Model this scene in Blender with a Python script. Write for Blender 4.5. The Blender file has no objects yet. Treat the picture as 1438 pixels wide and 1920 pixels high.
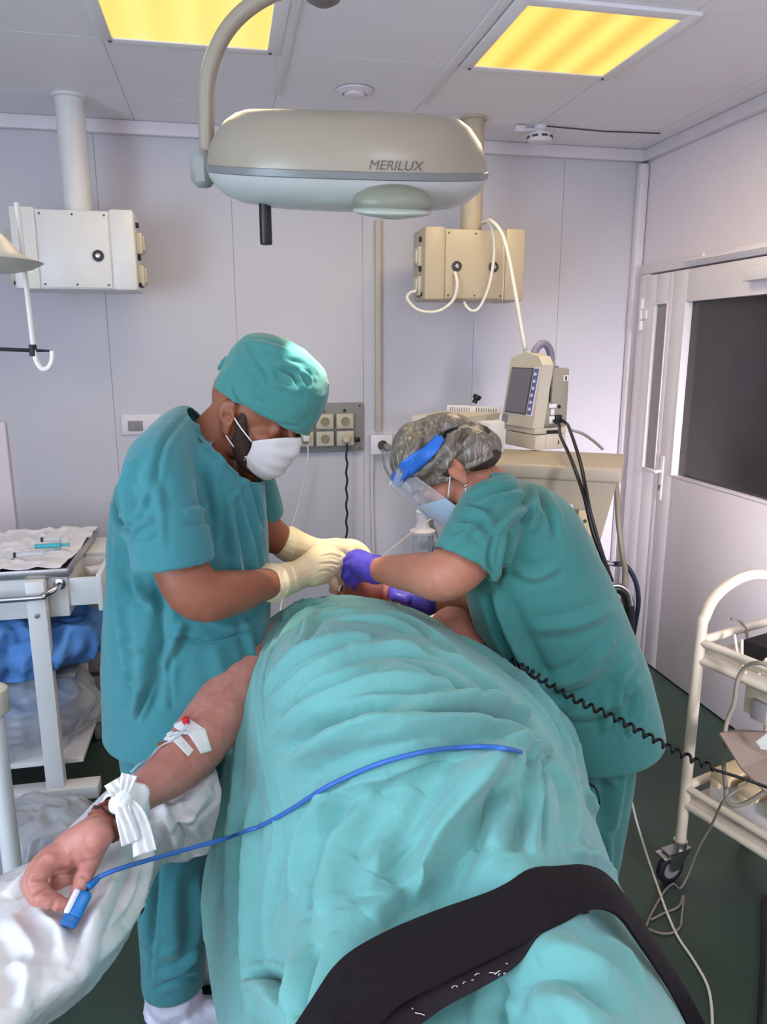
import bpy, bmesh, math, random
import numpy as np
from mathutils import Vector, Matrix, Quaternion
from mathutils.bvhtree import BVHTree

random.seed(7)
SC = bpy.context.scene
COL = SC.collection
PI = math.pi

# ---------------------------------------------------------------- camera and the points it measures
F, CU, CV, HC = 1400.0, 719.0, 960.0, 1.69
PITCH = math.atan(310 / 1400.0)
YAW = math.radians(11.7)          # the camera looks this far right of the room's own axis
cp, sp, ca, sa = math.cos(PITCH), math.sin(PITCH), math.cos(YAW), math.sin(YAW)

def W(lat, fwd, z):
    """A point given as metres right of, ahead of, and above the spot the photographer stands on."""
    return Vector((lat * ca + fwd * sa, fwd * ca - lat * sa, z))

def ray(u, v):
    up = CV - v
    return (u - CU), F * cp + up * sp, up * cp - F * sp

def at(u, v, fwd=None, z=None, X=None, Y=None):
    l, f, w = ray(u, v)
    d = W(l, f, w)
    if fwd is not None: k = fwd / f
    elif z is not None: k = (z - HC) / w
    elif X is not None: k = X / d.x
    else: k = Y / d.y
    return Vector((d.x * k, d.y * k, HC + d.z * k))

def depth(p):
    f = p.x * sa + p.y * ca
    return f * cp + (HC - p.z) * sp

def N(u, v, fwd, rpx):
    """A body joint: where it is seen, how far off, and the radius it shows."""
    p = at(u, v, fwd=fwd)
    return (p, rpx * depth(p) / F)

CAMPOS = Vector((0, 0, HC))
LAT, FWD, UP = W(1, 0, 0), W(0, 1, 0), Vector((0, 0, 1))

def project(P):
    P = np.asarray(P, float)
    lat = P[:, 0] * ca - P[:, 1] * sa
    fw = P[:, 0] * sa + P[:, 1] * ca
    h = P[:, 2] - HC
    dep = fw * cp - h * sp
    upc = fw * sp + h * cp
    return CU + F * lat / dep, CV - F * upc / dep

# ---------------------------------------------------------------- materials
def lin(c):
    return tuple(((x / 255) / 12.92 if x / 255 <= .04045 else ((x / 255 + .055) / 1.055) ** 2.4) for x in c)

def mat(name, col, rough=.6, metal=0, var=.06, vscale=6.0, bump=0.0, bscale=60.0, spec=.4, sheen=0.0,
        trans=0.0, alpha=1.0, emit=None, estr=0.0, sss=0.0, coat=0.0, weave=0.0, col2=None, detail=3.0, crease=0.0):
    m = bpy.data.materials.new(name); m.use_nodes = True
    nt = m.node_tree; b = nt.nodes['Principled BSDF']
    L = nt.links.new
    tc = nt.nodes.new('ShaderNodeTexCoord')
    nz = nt.nodes.new('ShaderNodeTexNoise'); nz.inputs['Scale'].default_value = vscale; nz.inputs['Detail'].default_value = detail
    L(tc.outputs['Object'], nz.inputs['Vector'])
    rp = nt.nodes.new('ShaderNodeValToRGB')
    c = lin(col); c2 = lin(col2) if col2 else None
    rp.color_ramp.elements[0].position = .3; rp.color_ramp.elements[1].position = .7
    rp.color_ramp.elements[0].color = tuple(x * (1 - var) for x in c) + (1,)
    rp.color_ramp.elements[1].color = (tuple(c2) if c2 else tuple(min(1, x * (1 + var)) for x in c)) + (1,)
    L(nz.outputs['Fac'], rp.inputs['Fac']); L(rp.outputs['Color'], b.inputs['Base Color'])
    b.inputs['Roughness'].default_value = rough; b.inputs['Metallic'].default_value = metal
    b.inputs['Specular IOR Level'].default_value = spec
    if sheen: b.inputs['Sheen Weight'].default_value = sheen; b.inputs['Sheen Roughness'].default_value = .5
    if trans: b.inputs['Transmission Weight'].default_value = trans; b.inputs['IOR'].default_value = 1.05
    if alpha < 1: b.inputs['Alpha'].default_value = alpha
    if coat: b.inputs['Coat Weight'].default_value = coat
    if sss:
        b.inputs['Subsurface Weight'].default_value = sss
        b.inputs['Subsurface Radius'].default_value = (.010, .004, .002); b.inputs['Subsurface Scale'].default_value = 1.0
    if emit:
        b.inputs['Emission Color'].default_value = lin(emit) + (1,); b.inputs['Emission Strength'].default_value = estr
    if bump:
        n2 = nt.nodes.new('ShaderNodeTexNoise'); n2.inputs['Scale'].default_value = bscale; n2.inputs['Detail'].default_value = 4
        L(tc.outputs['Object'], n2.inputs['Vector'])
        bp = nt.nodes.new('ShaderNodeBump'); bp.inputs['Strength'].default_value = bump; bp.inputs['Distance'].default_value = .01
        L(n2.outputs['Fac'], bp.inputs['Height']); L(bp.outputs['Normal'], b.inputs['Normal'])
        if weave:
            wv = nt.nodes.new('ShaderNodeTexWave'); wv.inputs['Scale'].default_value = weave; wv.inputs['Distortion'].default_value = .5
            L(tc.outputs['Object'], wv.inputs['Vector'])
            b2 = nt.nodes.new('ShaderNodeBump'); b2.inputs['Strength'].default_value = .12; b2.inputs['Distance'].default_value = .002
            L(wv.outputs['Fac'], b2.inputs['Height']); L(bp.outputs['Normal'], b2.inputs['Normal']); L(b2.outputs['Normal'], b.inputs['Normal'])
        if crease:      # soft rumples too small to model
            mpg = nt.nodes.new('ShaderNodeMapping'); mpg.inputs['Scale'].default_value = (1, 1, .6); L(tc.outputs['Object'], mpg.inputs['Vector'])
            rn = nt.nodes.new('ShaderNodeTexNoise'); rn.noise_type = 'RIDGED_MULTIFRACTAL'; rn.inputs['Scale'].default_value = 5.5; rn.inputs['Detail'].default_value = 3.5; rn.inputs['Distortion'].default_value = .6
            L(mpg.outputs['Vector'], rn.inputs['Vector'])
            b3 = nt.nodes.new('ShaderNodeBump'); b3.inputs['Strength'].default_value = crease; b3.inputs['Distance'].default_value = .012
            L(rn.outputs['Fac'], b3.inputs['Height']); src = b.inputs['Normal'].links[0].from_socket; L(src, b3.inputs['Normal']); L(b3.outputs['Normal'], b.inputs['Normal'])
    return m

# ---------------------------------------------------------------- mesh building
def frames(pts):
    n = len(pts); T = []
    for i in range(n):
        t = (pts[min(i + 1, n - 1)] - pts[max(i - 1, 0)])
        T.append(t.normalized() if t.length > 1e-9 else Vector((0, 0, 1)))
    a = Vector((0, 0, 1)) if abs(T[0].z) < .9 else Vector((1, 0, 0))
    nrm = (a - T[0] * a.dot(T[0])).normalized(); out = []
    for i in range(n):
        if i:
            q = T[i - 1].rotation_difference(T[i]); nrm = q @ nrm
            nrm = (nrm - T[i] * nrm.dot(T[i])).normalized()
        out.append((T[i], nrm.copy(), T[i].cross(nrm)))
    return out

def spline(pts, n=8, closed=False):
    """Catmull-Rom through pts; a point may be a Vector or a tuple (Vector, float, ...)."""
    tup = isinstance(pts[0], tuple)
    P = np.array([list(p[0]) + list(p[1:]) if tup else list(p) for p in pts], float)
    k = len(P); out = []
    for i in range(k if closed else k - 1):
        if closed: p0, p1, p2, p3 = P[i - 1], P[i], P[(i + 1) % k], P[(i + 2) % k]
        else: p0, p1, p2, p3 = P[max(i - 1, 0)], P[i], P[i + 1], P[min(i + 2, k - 1)]
        for j in range(n):
            t = j / n
            out.append(.5 * ((2 * p1) + (-p0 + p2) * t + (2 * p0 - 5 * p1 + 4 * p2 - p3) * t * t + (-p0 + 3 * p1 - 3 * p2 + p3) * t ** 3))
    if not closed: out.append(P[-1])
    if tup: return [(Vector(o[:3]),) + tuple(o[3:]) for o in out]
    return [Vector(o) for o in out]

class MB:
    def __init__(s): s.bm = bmesh.new()
    def ring_skin(s, rings, caps=True, closed=True):
        V = [[s.bm.verts.new(p) for p in r] for r in rings]
        m = len(V[0])
        for i in range(len(V) - 1):
            for j in range(m if closed else m - 1):
                k = (j + 1) % m
                s.bm.faces.new((V[i][j], V[i][k], V[i + 1][k], V[i + 1][j]))
        if caps and closed:
            s.bm.faces.new(V[0][::-1]); s.bm.faces.new(V[-1])
        return s
    def box(s, c, size, M=None, bev=0.0, seg=2):
        """Box of full size about c; M a rotation Matrix."""
        b = bmesh.new(); bmesh.ops.create_cube(b, size=1)
        for v in b.verts: v.co = Vector((v.co.x * size[0], v.co.y * size[1], v.co.z * size[2]))
        if bev: bmesh.ops.bevel(b, geom=b.edges[:], offset=bev, segments=seg, profile=.5, affect='EDGES')
        R = (M.to_4x4() if M else Matrix.Identity(4)); b.transform(Matrix.Translation(c) @ R)
        return s.add(b)
    def add(s, b):
        me = bpy.data.meshes.new('t'); b.to_mesh(me); b.free(); s.bm.from_mesh(me); bpy.data.meshes.remove(me); return s
    def tube(s, pts, r, seg=10, caps=True):
        if not isinstance(r, (list, tuple)): r = [r] * len(pts)
        fr = frames(pts)
        rings = [[p + (n * math.cos(2 * PI * j / seg) + b * math.sin(2 * PI * j / seg)) * rr for j in range(seg)] for p, rr, (t, n, b) in zip(pts, r, fr)]
        return s.ring_skin(rings, caps)
    def rod(s, a, b, r, seg=12): return s.tube([Vector(a), Vector(b)], r, seg)
    def lathe(s, prof, o=Vector((0, 0, 0)), axis=Vector((0, 0, 1)), seg=32, caps=True):
        """prof: (radius, height along axis)."""
        axis = Vector(axis).normalized(); q = Vector((0, 0, 1)).rotation_difference(axis)
        rings = [[Vector(o) + q @ Vector((max(r, 1e-4) * math.cos(2 * PI * j / seg), max(r, 1e-4) * math.sin(2 * PI * j / seg), h)) for j in range(seg)] for r, h in prof]
        return s.ring_skin(rings, caps)
    def ell(s, c, rad, M=None, sub=3):
        b = bmesh.new(); bmesh.ops.create_icosphere(b, subdivisions=sub, radius=1)
        for v in b.verts: v.co = Vector((v.co.x * rad[0], v.co.y * rad[1], v.co.z * rad[2]))
        R = (M.to_4x4() if M else Matrix.Identity(4)); b.transform(Matrix.Translation(c) @ R)
        return s.add(b)
    def chain(s, nodes, seg=16, n=5, flat=None, fdir=None, blunt=False):
        """Round-ended limb through (Vector, radius) nodes; flat widens it along fdir."""
        nd = spline(nodes, n) if len(nodes) > 2 else list(nodes)
        pts = [p for p, r in nd]; rs = [max(r, 1e-3) for p, r in nd]; fr = frames(pts); rings = []
        def ring(c, r, T, A, B):
            out = []
            for j in range(seg):
                o = (A * math.cos(2 * PI * j / seg) + B * math.sin(2 * PI * j / seg)) * r
                if flat: o += fdir * (o.dot(fdir) * (flat - 1))
                out.append(c + o)
            return out
        T, A, B = fr[0]
        for k in (80, 55, 28): a = math.radians(k); rings.append(ring(pts[0] - T * rs[0] * math.sin(a), rs[0] * math.cos(a), T, A, B))
        for p, r, (T, A, B) in zip(pts, rs, fr): rings.append(ring(p, r, T, A, B))
        T, A, B = fr[-1]
        for k in (() if blunt else (28, 55, 80)): a = math.radians(k); rings.append(ring(pts[-1] + T * rs[-1] * math.sin(a), rs[-1] * math.cos(a), T, A, B))
        return s.ring_skin(rings)
    def loft(s, rings, seg=40, n=4):
        """rings: (centre Vector, half width, half depth, width dir, depth dir); smooth body through ellipses."""
        P = [(c, a, b) + tuple(wd) + tuple(dd) for c, a, b, wd, dd in rings]
        P = spline(P, n); out = []
        for c, a, b, x, y, z, dx, dy, dz in P:
            wd, dd = Vector((x, y, z)), Vector((dx, dy, dz))
            out.append([c + wd * (a * math.copysign(abs(math.cos(t)) ** .9, math.cos(t))) + dd * (b * math.copysign(abs(math.sin(t)) ** .9, math.sin(t))) for t in (2 * PI * j / seg for j in range(seg))])
        return s.ring_skin(out)
    def quad(s, *p): s.bm.faces.new([s.bm.verts.new(q) for q in p]); return s
    def prism(s, poly, d):
        """Polygon (list of Vectors) pushed along vector d."""
        a = [s.bm.verts.new(p) for p in poly]; b = [s.bm.verts.new(p + d) for p in poly]
        s.bm.faces.new(a[::-1]); s.bm.faces.new(b)
        for i in range(len(a)): k = (i + 1) % len(a); s.bm.faces.new((a[i], a[k], b[k], b[i]))
        return s
    def build(s, name, m, parent=None, smooth=True, ang=40, label=None, fix=True):
        if fix: bmesh.ops.recalc_face_normals(s.bm, faces=s.bm.faces[:])
        me = bpy.data.meshes.new(name); s.bm.to_mesh(me); s.bm.free()
        return link(name, me, m, parent, smooth, ang, label)

def link(name, me, m, parent=None, smooth=True, ang=40, label=None):
    me.name = name
    if smooth:
        me.shade_smooth()
        if ang: me.set_sharp_from_angle(angle=math.radians(ang))
    me.materials.clear()
    for x in (m if isinstance(m, (list, tuple)) else [m]): me.materials.append(x)
    o = bpy.data.objects.new(name, me); COL.objects.link(o)
    if parent is not None: adopt(o, parent)
    if label: o['label'] = label
    return o

def world_basis(o):
    M = o.matrix_basis.copy()
    if o.parent is not None: M = world_basis(o.parent) @ o.matrix_parent_inverse @ M
    return M

def adopt(o, parent):
    o.parent = parent; o.matrix_parent_inverse = world_basis(parent).inverted()

def tag(o, label, cat, group=None, kind=None):
    o['label'] = label; o['category'] = cat
    if group: o['group'] = group
    if kind: o['kind'] = kind
    return o

def thing(name, label, cat, loc, group=None, rotz=0):
    o = bpy.data.objects.new(name, None); COL.objects.link(o); o.empty_display_size = .05
    o.location = loc; o.rotation_euler = (0, 0, rotz)
    return tag(o, label, cat, group)

def struct(o):
    o['kind'] = 'structure'; return o

def copy_tree(o, parent=None):
    c = o.copy(); COL.objects.link(c)
    if parent is not None: c.parent = parent
    for ch in list(o.children): copy_tree(ch, c)
    return c

# ---------------------------------------------------------------- numpy tools for cloth and skin
def coords(me):
    a = np.empty(len(me.vertices) * 3); me.vertices.foreach_get('co', a); return a.reshape(-1, 3)
def normals(me):
    a = np.empty(len(me.vertices) * 3, dtype=np.float32); me.vertex_normals.foreach_get('vector', a); return a.reshape(-1, 3).astype(float)
def put(me, a): me.vertices.foreach_set('co', np.ascontiguousarray(a, dtype=np.float32).ravel()); me.update()

def vnoise(P):
    i = np.floor(P).astype(np.int64); f = P - i; f = f * f * (3 - 2 * f)
    def h(a, b, c):
        n = (a * 374761393 + b * 668265263 + c * 2147483647) & 0x7fffffff
        n = ((n ^ (n >> 13)) * 1274126177) & 0x7fffffff
        return ((n ^ (n >> 16)) & 0xffff) / 65535.0
    x, y, z = i[:, 0], i[:, 1], i[:, 2]; r = 0
    for dx in (0, 1):
        for dy in (0, 1):
            for dz in (0, 1):
                w = (f[:, 0] if dx else 1 - f[:, 0]) * (f[:, 1] if dy else 1 - f[:, 1]) * (f[:, 2] if dz else 1 - f[:, 2])
                r = r + w * h(x + dx, y + dy, z + dz)
    return r * 2 - 1

def crumple(me, amp, scale, stretch=(1, 1, 1), seed=0, ridge=True, octv=3):
    a = coords(me); n = normals(me); d = 0; k = 1.0; s = scale
    warp = np.stack([vnoise(a * scale * .6 + seed + 11 * i) for i in range(3)], 1) * .35
    for o in range(octv):
        v = vnoise((a * np.array(stretch) + warp / scale) * s + seed * 7.3 + 31 * o)
        d = d + k * ((.5 - np.abs(v)) if ridge else v); k *= .5; s *= 2.1
    put(me, a + n * (amp * d)[:, None])

def bvh(me): 
    return BVHTree.FromPolygons([v.co.copy() for v in me.vertices], [tuple(p.vertices) for p in me.polygons])

def hit(tree, u, v):
    d = at(u, v, fwd=1.0) - CAMPOS
    loc, nr, i, ds = tree.ray_cast(CAMPOS, d.normalized())
    return loc, nr

FOLD = 1.5
def folds(me, specs, tree=None, k=1.0, wk=1.0):
    """Ridges (h > 0) and creases (h < 0) in cloth along lines read off the photograph: (pixel points, width m, height m)."""
    tree = tree or bvh(me); a = coords(me); nn = normals(me); D = np.zeros(len(a))
    for pts, w, h in specs:
        w, h = w * wk, h * k; loc = []
        P2 = [Vector((p[0], p[1], 0)) for p in pts]
        P2 = spline(P2, 8) if len(P2) > 1 else P2
        L = [hit(tree, p.x, p.y)[0] for p in P2]; L = [l for l in L if l is not None]
        if len(L) < 3: continue
        Q = np.array(L); A, B = Q[:-1], Q[1:]
        lo, hi = Q.min(0) - 4 * w, Q.max(0) + 4 * w
        idx = np.where(((a > lo) & (a < hi)).all(1))[0]
        if not len(idx): continue
        best = np.full(len(idx), 9.0); tt = np.zeros(len(idx)); v = a[idx]
        for s_ in range(len(A)):
            ab = B[s_] - A[s_]; l2 = ab @ ab
            if l2 < 1e-12 or l2 > .02: continue
            t = np.clip(((v - A[s_]) @ ab) / l2, 0, 1)
            d = np.linalg.norm(v - A[s_] - t[:, None] * ab, axis=1)
            m = d < best; best[m] = d[m]; tt[m] = (s_ + t[m]) / len(A)
        tp = np.sqrt(np.clip(np.sin(np.clip(tt, .001, .999) * PI), 0, 1))
        D[idx] += FOLD * h * tp * (.55 * np.exp(-(best / w) ** 2) + .45 * np.exp(-best / (.7 * w)) - .4 * np.exp(-((best - 2 * w) / (w * .9)) ** 2))
    put(me, a + nn * D[:, None])

def smooth_mesh(me, it=3, fac=.5):
    e = np.empty(len(me.edges) * 2, dtype=np.int32); me.edges.foreach_get('vertices', e); e = e.reshape(-1, 2)
    a = coords(me); n = len(a); cnt = np.bincount(e.ravel(), minlength=n).astype(float); cnt[cnt == 0] = 1
    for _ in range(it):
        s = np.zeros_like(a)
        for c in range(3):
            s[:, c] = np.bincount(e[:, 0], a[e[:, 1], c], n) + np.bincount(e[:, 1], a[e[:, 0], c], n)
        a = a + fac * (s / cnt[:, None] - a)
    put(me, a)

def smooth_edge(me, it=14):
    """Even out the open edge of a cut cloth."""
    from collections import Counter
    c = Counter(k for p in me.polygons for k in p.edge_keys); nb = {}
    for (x, y), n in c.items():
        if n == 1: nb.setdefault(x, []).append(y); nb.setdefault(y, []).append(x)
    a = coords(me); ids = np.array([i for i in nb if len(nb[i]) == 2]); 
    if not len(ids): return
    n0 = np.array([nb[i][0] for i in ids]); n1 = np.array([nb[i][1] for i in ids])
    for _ in range(it): a[ids] = .5 * a[ids] + .25 * (a[n0] + a[n1])
    put(me, a)

def union(mb, voxel, smooth=4, fac=.5):
    """All the round pieces in mb grown into one continuous skin."""
    bmesh.ops.recalc_face_normals(mb.bm, faces=mb.bm.faces[:])
    me = bpy.data.meshes.new('u'); mb.bm.to_mesh(me); mb.bm.free()
    o = bpy.data.objects.new('u', me); COL.objects.link(o)
    md = o.modifiers.new('r', 'REMESH'); md.mode = 'VOXEL'; md.voxel_size = voxel
    dg = bpy.context.evaluated_depsgraph_get()
    r = bpy.data.meshes.new_from_object(o.evaluated_get(dg))
    bpy.data.objects.remove(o); bpy.data.meshes.remove(me)
    if smooth: smooth_mesh(r, smooth, fac)
    return r

def cut(me, planes, near=None, rad=9.0):
    """Remove what lies on the positive side of ALL planes (point, normal) within rad of near; the edges come out clean."""
    b = bmesh.new(); b.from_mesh(me)
    for p, n in planes:
        fs = [f for f in b.faces if near is None or (f.calc_center_median() - near).length < rad]
        g = set(fs)
        for f in fs: g.update(f.edges); g.update(f.verts)
        bmesh.ops.bisect_plane(b, geom=list(g), plane_co=p, plane_no=n)
    kill = []
    for f in b.faces:
        c = f.calc_center_median()
        if near is not None and (c - near).length > rad: continue
        if all((c - p).dot(n) > 0 for p, n in planes): kill.append(f)
    bmesh.ops.delete(b, geom=kill, context='FACES')
    b.to_mesh(me); b.free(); me.update(); return me

def hollow(me, p, n, R, deep=.04, lip=.94, tol=.026):
    """Push the closed end of a sleeve or trouser leg inward so it reads as an open hem."""
    a = coords(me); n = np.array(Vector(n).normalized()); q = a - np.array(p); h = q @ n; rad = np.linalg.norm(q - h[:, None] * n, axis=1)
    k = np.clip((lip * R - rad) / (.22 * R), 0, 1) * (np.abs(h) < tol); a -= n * (deep * k)[:, None]; put(me, a)
    m = np.exp(-(h / .012) ** 2) * np.clip((R * 1.35 - rad) / (.2 * R), 0, 1); smooth_mesh(me, 10, .6); b = coords(me); put(me, a + (b - a) * m[:, None])

def thicken(o, t=.002, offset=-1):
    md = o.modifiers.new('cloth', 'SOLIDIFY'); md.thickness = t; md.offset = offset; return o

def net(rows, nu, nv):
    """Smooth surface through a net of points (rows of equal length)."""
    R = [spline(r, nu) for r in rows]
    C = list(zip(*R)); S = [spline(list(c), nv) for c in C]
    return [list(r) for r in zip(*S)]

def grid_mesh(G, name='g'):
    nr, nc = len(G), len(G[0]); V = [p for r in G for p in r]
    Fc = [(i * nc + j, i * nc + j + 1, (i + 1) * nc + j + 1, (i + 1) * nc + j) for i in range(nr - 1) for j in range(nc - 1)]
    me = bpy.data.meshes.new(name); me.from_pydata([tuple(v) for v in V], [], Fc); me.update(); return me

def text_mesh(name, s, size, m, M, parent=None, ext=.0006, shear=0.0):
    cu = bpy.data.curves.new(name, 'FONT'); cu.body = s; cu.size = size; cu.extrude = ext; cu.align_x = 'CENTER'; cu.align_y = 'CENTER'; cu.shear = shear
    o = bpy.data.objects.new(name, cu); COL.objects.link(o)
    me = bpy.data.meshes.new_from_object(o.evaluated_get(bpy.context.evaluated_depsgraph_get())); bpy.data.objects.remove(o)
    me.transform(M); return link(name, me, m, parent, False)

def frame_m(x, y, z, o=Vector((0, 0, 0))):
    return Matrix((( x.x, y.x, z.x, o.x), (x.y, y.y, z.y, o.y), (x.z, y.z, z.z, o.z), (0, 0, 0, 1)))

RZ = lambda a: Matrix.Rotation(a, 3, 'Z')
# ================================================================ materials of the place
M = {}
M['wall'] = mat('wall paint', (206, 203, 210), .55, var=.03, vscale=1.5, bump=.03, bscale=25)
M['wall_warm'] = mat('side wall paint', (232, 222, 228), .55, var=.03, vscale=1.2, bump=.03, bscale=25)
M['ceil'] = mat('ceiling panel', (238, 235, 238), .5, var=.03, vscale=1.2)
M['floor'] = mat('green linoleum', (54, 71, 61), .38, var=.12, vscale=2.5, bump=.05, bscale=18, spec=.35, col2=(60, 78, 67))
M['white'] = mat('white enamel', (222, 220, 218), .35, var=.03)
M['cream'] = mat('cream enamel', (212, 202, 184), .4, var=.03)
M['pendcream'] = mat('warm cream enamel', (186, 172, 148), .4, var=.03)
M['taupe'] = mat('warm taupe enamel', (172, 160, 140), .45, var=.04)
M['trim'] = mat('white plastic trim', (228, 221, 226), .45, var=.02)
M['beige'] = mat('beige plastic', (200, 190, 172), .45, var=.04)
M['lampgrey'] = mat('lamp shell', (156, 144, 126), .32, var=.03, spec=.5)
M['lamppale'] = mat('lamp bowl', (184, 184, 178), .3, var=.03, spec=.5)
M['lampband'] = mat('lamp band', (120, 120, 118), .3, var=.03)
M['olive'] = mat('lamp recess', (128, 130, 112), .35, var=.05)
M['black'] = mat('black plastic', (18, 18, 20), .4, var=.1)
M['rubber'] = mat('black rubber', (26, 27, 32), .6, var=.1)
M['grey'] = mat('grey plastic', (140, 138, 138), .5, var=.05)
M['dgrey'] = mat('dark grey', (78, 78, 78), .5, var=.08)
M['steel'] = mat('brushed steel', (190, 190, 192), .28, 1.0, var=.06, vscale=20)
M['chrome'] = mat('chrome', (205, 205, 210), .15, 1.0, var=.04)
M['glassdark'] = mat('dark glass', (46, 44, 50), .08, var=.2, vscale=1.2, spec=.6, col2=(70, 64, 64))
M['glassgrey'] = mat('grey glass', (142, 138, 138), .12, var=.05, spec=.6)
M['screen'] = mat('monitor screen', (112, 108, 114), .15, var=.03, spec=.6)
M['mongreen'] = mat('grey green plastic', (150, 146, 132), .5, var=.04)
M['bluestrip'] = mat('blue key strip', (96, 104, 160), .4, var=.1, vscale=40)
M['mauve'] = mat('mauve handle', (128, 124, 146), .4, var=.05)
M['cable_w'] = mat('white cable', (222, 218, 208), .45, var=.03)
M['cable_g'] = mat('grey cable', (138, 130, 118), .5, var=.05)
M['navy'] = mat('navy hose', (30, 34, 58), .4, var=.1)
M['paper'] = mat('white paper cloth', (230, 228, 234), .8, var=.03, bump=.25, bscale=45)
M['bluebag'] = mat('blue drape cloth', (84, 134, 196), .75, var=.12, vscale=8, bump=.2, bscale=40)
M['clear'] = mat('clear polythene', (205, 208, 215), .2, var=.1, vscale=9, alpha=.5, bump=.3, bscale=30, spec=.6)
M['syringe'] = mat('teal syringe', (70, 178, 192), .3, var=.05, spec=.6)
M['clearplastic'] = mat('clear plastic', (215, 220, 225), .15, var=.05, alpha=.45, spec=.7)
M['grille'] = mat('vent grille', (208, 188, 152), .55, var=.04)
M['boxgrey'] = mat('pinkish card', (150, 134, 124), .7, var=.06)
M['ink'] = mat('print ink', (96, 92, 84), .6, var=.05)
M['red'] = mat('red plastic', (206, 40, 50), .35, var=.05)
M['maroon'] = mat('dark red box', (86, 34, 36), .5, var=.1)
M['pink'] = mat('pink toggle', (140, 90, 130), .5)
M['palegrn'] = mat('pale paper', (208, 216, 214), .7, var=.03)

def panel_light(name, e1, e2, stg):
    m = bpy.data.materials.new(name); m.use_nodes = True; nt = m.node_tree; b = nt.nodes['Principled BSDF']; L = nt.links.new
    tc = nt.nodes.new('ShaderNodeTexCoord'); wv = nt.nodes.new('ShaderNodeTexWave'); wv.bands_direction = 'X'
    wv.inputs['Scale'].default_value = 2.1; wv.inputs['Distortion'].default_value = .4
    L(tc.outputs['Object'], wv.inputs['Vector'])
    rp = nt.nodes.new('ShaderNodeValToRGB'); rp.color_ramp.elements[0].color = lin(e1) + (1,); rp.color_ramp.elements[1].color = lin(e2) + (1,)
    L(wv.outputs['Fac'], rp.inputs['Fac']); L(rp.outputs['Color'], b.inputs['Emission Color']); b.inputs['Emission Strength'].default_value = stg
    b.inputs['Base Color'].default_value = lin((120, 100, 50)) + (1,); b.inputs['Roughness'].default_value = .4
    return m
M['lightL'] = panel_light('warm diffuser pale', (250, 218, 110), (252, 228, 128), 1.0)
M['lightR'] = panel_light('warm diffuser golden', (252, 190, 72), (255, 226, 110), 1.0)

# ================================================================ camera
cam = bpy.data.cameras.new('camera'); camo = bpy.data.objects.new('camera', cam); COL.objects.link(camo)
cam.sensor_fit = 'HORIZONTAL'; cam.sensor_width = 36; cam.lens = F / 1438 * 36; cam.clip_start = .05
camo.location = CAMPOS; camo.rotation_euler = (PI / 2 - PITCH, 0, -YAW); SC.camera = camo

# ================================================================ the room
XR, XL, YB, YF, H = 2.23, -2.6, 3.90, -1.9, 2.70
mb = MB(); mb.box(Vector(((XL + XR) / 2, (YB + YF) / 2, -.05)), (XR - XL + .2, YB - YF + .2, .1)); struct(mb.build('floor', M['floor']))

def panelled(name, m, p0, du, dv, cuts_u, cuts_v, nrm, gap=.003, t=.004):
    """Wall slab with raised sheets meeting at fine seams; du/dv unit vectors, cuts the seam positions."""
    mb = MB(); lu, lv = cuts_u[-1] - cuts_u[0], cuts_v[-1] - cuts_v[0]
    R = Matrix((du, dv, nrm)).transposed()
    mb.box(p0 + du * (cuts_u[0] + lu / 2) + dv * (cuts_v[0] + lv / 2) - nrm * (.05 + t), (lu, lv, .1), R)
    for a, b in zip(cuts_u, cuts_u[1:]):
        for c, d in zip(cuts_v, cuts_v[1:]):
            mb.box(p0 + du * ((a + b) / 2) + dv * ((c + d) / 2) - nrm * (t / 2), (b - a - gap, d - c - gap, t), R)
    return struct(mb.build(name, m, smooth=False))
Xv, Yv, Zv = Vector((1, 0, 0)), Vector((0, 1, 0)), Vector((0, 0, 1))
panelled('wall_back', M['wall'], Vector((0, YB, 0)), Xv, Zv, [XL, -1.75, -1.15, -.55, .06, .70, 1.295, 1.77, XR], [0, H], -Yv)
panelled('wall_right', M['wall_warm'], Vector((XR, 0, 0)), Yv, Zv, [YF, -.6, .6, 1.8, YB], [0, H], -Xv)
panelled('wall_left', M['wall'], Vector((XL, 0, 0)), Yv, Zv, [YF, -.6, .6, 1.8, 2.9, YB], [0, H], Xv)
panelled('wall_front', M['wall'], Vector((0, YF, 0)), Xv, Zv, [XL, -1.2, 0, 1.2, XR], [0, H], Yv)
panelled('ceiling', M['ceil'], Vector((0, 0, H)), Xv, Yv, [XL, -2.19, -1.58, -.97, -.36, .25, .86, 1.47, 2.08, XR], [YF, -1.35, -.74, -.13, .48, 1.09, 1.70, 2.31, 2.92, 3.53, YB], -Zv, gap=.004)
mb = MB(); mb.box(Vector(((XL + XR) / 2, YB - .018, H - .03)), (XR - XL, .036, .06), bev=.008); struct(mb.build('trim_1', M['trim']))
mb = MB(); mb.box(Vector((XR - .018, (YF + YB) / 2, H - .03)), (.036, YB - YF, .06), bev=.008); struct(mb.build('trim_2', M['trim']))
mb = MB(); mb.box(Vector((XR - .03, YB - .03, H / 2 - .03)), (.05, .05, H - .08), bev=.012); struct(mb.build('trim_3', M['trim']))
mb = MB()
for x in (.25, .86): mb.box(Vector((x, 2.1, H - .004)), (.035, 2.5, .008), bev=.002)
struct(mb.build('trim_4', M['ceil']))
mb = MB(); mb.box(Vector((XR - .006, (YF + YB) / 2, .012)), (.012, YB - YF, .024)); struct(mb.build('baseboard_right', M['dgrey']))
mb = MB(); mb.box(Vector((0, YB - .006, .012)), (4.4, .012, .024)); struct(mb.build('baseboard_back', M['dgrey']))
mb = MB(); mb.box(Vector((-1.16, YB - .012, .67)), (.22, .024, 1.34), bev=.006); struct(mb.build('trim_5', M['wall_warm']))

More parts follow.
